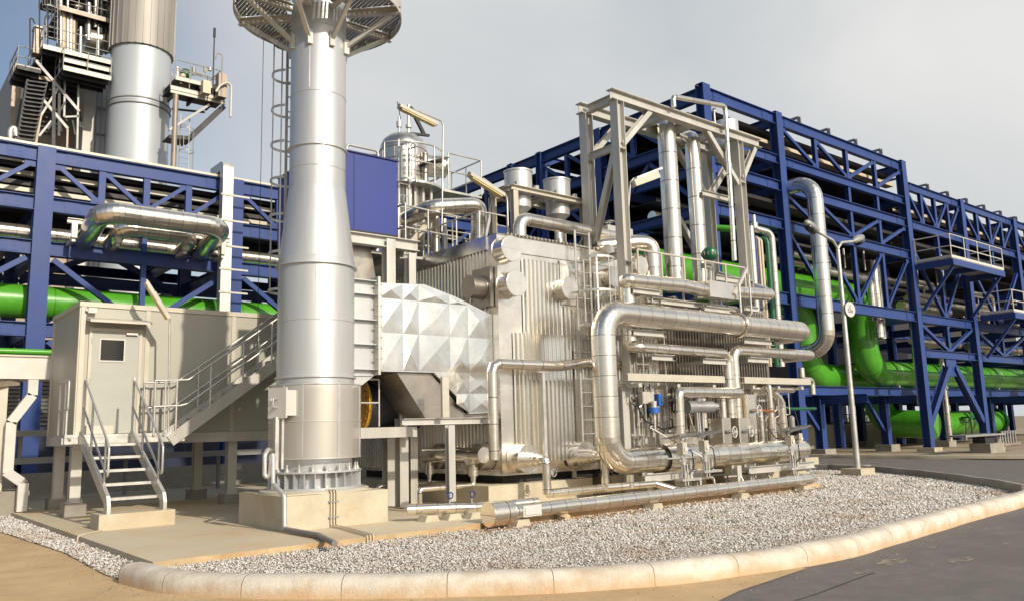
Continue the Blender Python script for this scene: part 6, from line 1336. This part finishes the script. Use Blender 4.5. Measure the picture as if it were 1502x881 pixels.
sg = thing('number_plate','round white number plate on the street lamp pole','sign',(22.93,12.1,4.8)); n_ = V(-.15,-1,0).normalized(); sc_ = V(22.98,12.12,4.80)
MB().cyl(sc_,sc_+n_*.02,.225,n=36).build('disc','white',sg)
def text(txt, pos, size, parent, mt, nrm=(0,-1,0)):
    cu = bpy.data.curves.new('lettering','FONT'); cu.body = txt; cu.size = size; cu.align_x = 'CENTER'; cu.align_y = 'CENTER'; cu.extrude = .002
    tmp = bpy.data.objects.new('tmp', cu); SC.collection.objects.link(tmp); dg = bpy.context.evaluated_depsgraph_get(); me = bpy.data.meshes.new_from_object(tmp.evaluated_get(dg)); bpy.data.objects.remove(tmp)
    nrm = Vector(nrm).normalized(); x = V(0,0,1).cross(nrm).normalized(); 
    for v in me.vertices: c = v.co.copy(); v.co = x*c.x + V(0,0,1)*c.y + nrm*c.z + Vector(pos) - ORG[parent.name]
    me.materials.append(M[mt]); ob = bpy.data.objects.new('lettering', me); SC.collection.objects.link(ob); ob.parent = parent; ORG[ob.name] = ORG[parent.name]
text('S2n',sc_+n_*.024+V(0,0,-.05),.16,sg,'black',n_); text('o',sc_+n_*.024+V(0,0,.12),.07,sg,'black',n_); text('a 4',sc_+n_*.024+V(-.03,0,.06),.07,sg,'black',n_)
# ================================================================== SMALL THINGS RIGHT
MB().box(38.4,14.55,.02,40.0,15.4,.42).build('concrete_block','conc_grey',None,'grey concrete block carrying the valve skid, far right','block')
t = thing('valve_skid','small valve skid with a row of silver taps, far right','skid',(39.5,15,.42)); MB().box(36.2,14.6,.75,40.4,15.4,.83).build('shelf','steelgrey',t); MB().box(38.6,14.8,.43,39.6,15.3,.75).build('pedestal','darksteel',t)
mb = MB(); mb.cyl((39.9,14.6,.3),(42.2,14.75,.3),.08,n=12); mb.build('manifold','brownsteel',t)
for k in range(6): MB().cyl((40.2+.3*k,14.7,.3),(40.2+.3*k,14.7,.8),.04,n=8).cyl((40.2+.3*k,14.7,.8),(40.2+.3*k,14.7,.92),.07,n=8).build('tap','steelgrey',t)
for x,lb in ((51.5,'left'),(53.5,'right')):
    t = thing('hooded_gauge',f'{lb} hooded gauge in front of the low green pipe','gauge',(x,20.4,.3)); MB().cyl((x,20.4,0),(x,20.4,1.6),.04,n=8).build('post','darksteel',t); MB().box(x-.6,20.2,1.5,x+.4,20.7,1.6).build('hood','dkgreen',t); MB().tube([(x,20.4,1.4),(x-.7,20.4,1.2),(x-.9,20.4,.5)],.04,.2,n=6).build('cable','darksteel',t)
# extra service clutter inside the lower right rack
for b_i,(xa,bay) in enumerate(((39.4,'third'),(45.7,'fourth'),(52.9,'fifth'))):
    for l_i,(z,lev) in enumerate(((5.15,'lowest'),(6.95,'second'),(7.6,'third'),(8.3,'highest'))):
        for f_i,(r,siz,mt_) in enumerate(((.13,'fat dull','clad_dull'),(.06,'thin pale','galv'))):
            y = 18.0+.45*f_i+.1*l_i; x = xa+.3+random.uniform(0,1.5)+1.1*f_i; L2 = random.uniform(2,3.6)
            pipe([(x,y,z),(x+L2,y,z),(x+L2,y,z-random.uniform(.4,.9))],r,f'{siz} service pipe with a drop on the {lev} deck of the {bay} rack bay','service_pipe',mt_,bend=r*2,n=8,seg=3,group='service pipes crowded inside the right rack',lob=False)
for k in range(10):
    x = 30.6+.72*k+random.uniform(-.15,.15); y = 18.2+.8*random.random(); z0 = random.uniform(8.1,8.4)
    pipe([(x,y,z0+.9),(x,y,z0)],random.choice((.05,.08,.1)),'%s grey vertical service pipe from the left above the green main'%('first','second','third','fourth','fifth','sixth','seventh','eighth','ninth','tenth')[k],'service_pipe',random.choice(['clad_dull','galv']),n=8,group='vertical service pipes above the green main',lob=False)

# dense instrument tubing on the valve face, fixed to two thin brackets
def tubing(name_label, x0, x1, zlo, zhi, y, n, seed):
    rnd = random.Random(seed); t = thing('tubing_bank', name_label, 'tubing', ((x0+x1)/2, y, zlo))
    for z in (zlo+.25, zhi-.2): MB().bar((x0,y+.05,z),(x1,y+.05,z),.03,.05).build('bracket','galv',t)
    for k in range(n):
        x = x0+(x1-x0)*(k+.5)/n+rnd.uniform(-.03,.03); za = rnd.uniform(zlo,zlo+.35); zb = rnd.uniform(zhi-.4,zhi); j = rnd.choice((-.12,.1,.18,0))
        zm = rnd.uniform(za+.2,zb-.2); pts = [(x,y,za),(x,y,zm),(x+j,y-.03,zm+.06),(x+j,y-.03,zb)] if j else [(x,y,za),(x,y,zb)]
        MB().tube(pts,rnd.choice((.009,.012,.02,.03)),.04,n=6).build('tube',rnd.choice(['galv','clad','steel','brownsteel','clad_dull']),t)
        if k % 2 == 0:
            MB().cyl((x,y-.05,zm),(x,y+.03,zm),.028,n=8).cyl((x,y-.1,zm),(x,y-.05,zm),.012,n=6).build('needle_valve','steelgrey',t)
        if k % 3 == 1: MB().box(x-.045,y-.05,za-.02,x+.045,y+.03,za+.09).build('fitting','galv',t)
tubing('bank of small tubes and needle valves behind the junction box', 13.55, 14.55, 1.15, 2.45, 12.32, 12, 5)
tubing('bank of small tubes between the black handwheel and the boxed valves', 14.9, 16.1, 1.2, 2.5, 12.42, 11, 8)
tubing('bank of small tubes at the right end behind the thin upright pipe', 17.8, 19.6, 1.15, 2.35, 12.35, 14, 11)
tubing('bank of small tubes above the right cable tray under the kinked pipe', 14.5, 18.0, 4.2, 4.75, 12.5, 12, 14)
for k,(x,y,z) in enumerate(((14.6,11.75,.62),(16.9,11.6,.6),(18.4,11.6,.6))):
    t = thing('drain_valve','%s low drain valve with a dark lever behind the long ground pipe'%('left','middle','right')[k],'valve',(x,y,z-.3))
    MB().cyl((x,y,z-.3),(x,y,z+.05),.03,n=8).cyl((x-.06,y,z-.12),(x+.06,y,z-.12),.04,n=10).build('body','steelgrey',t); MB().bar((x-.1,y-.03,z+.05),(x+.08,y-.03,z+.07),.02,.012).build('lever','black',t)
mb = MB()
pts = [(13.6,12.3,2.5),(13.55,12.2,2.1),(13.75,12.15,1.7),(14.3,12.1,1.5),(15.0,12.1,1.6)]
mb.tube(pts,.018,.12,n=6); mb.build('cable','black',None,'sagging black cable looping from the left tray to the valves','cable')
mb = MB(); mb.tube([(19.5,12.05,1.9),(19.3,11.8,1.35),(18.6,11.68,1.12),(18.0,11.7,1.2),(17.8,11.75,1.45)],.014,.15,n=6); mb.build('cable','black',None,'thin black cable draped over the right end of the lower large run','cable')
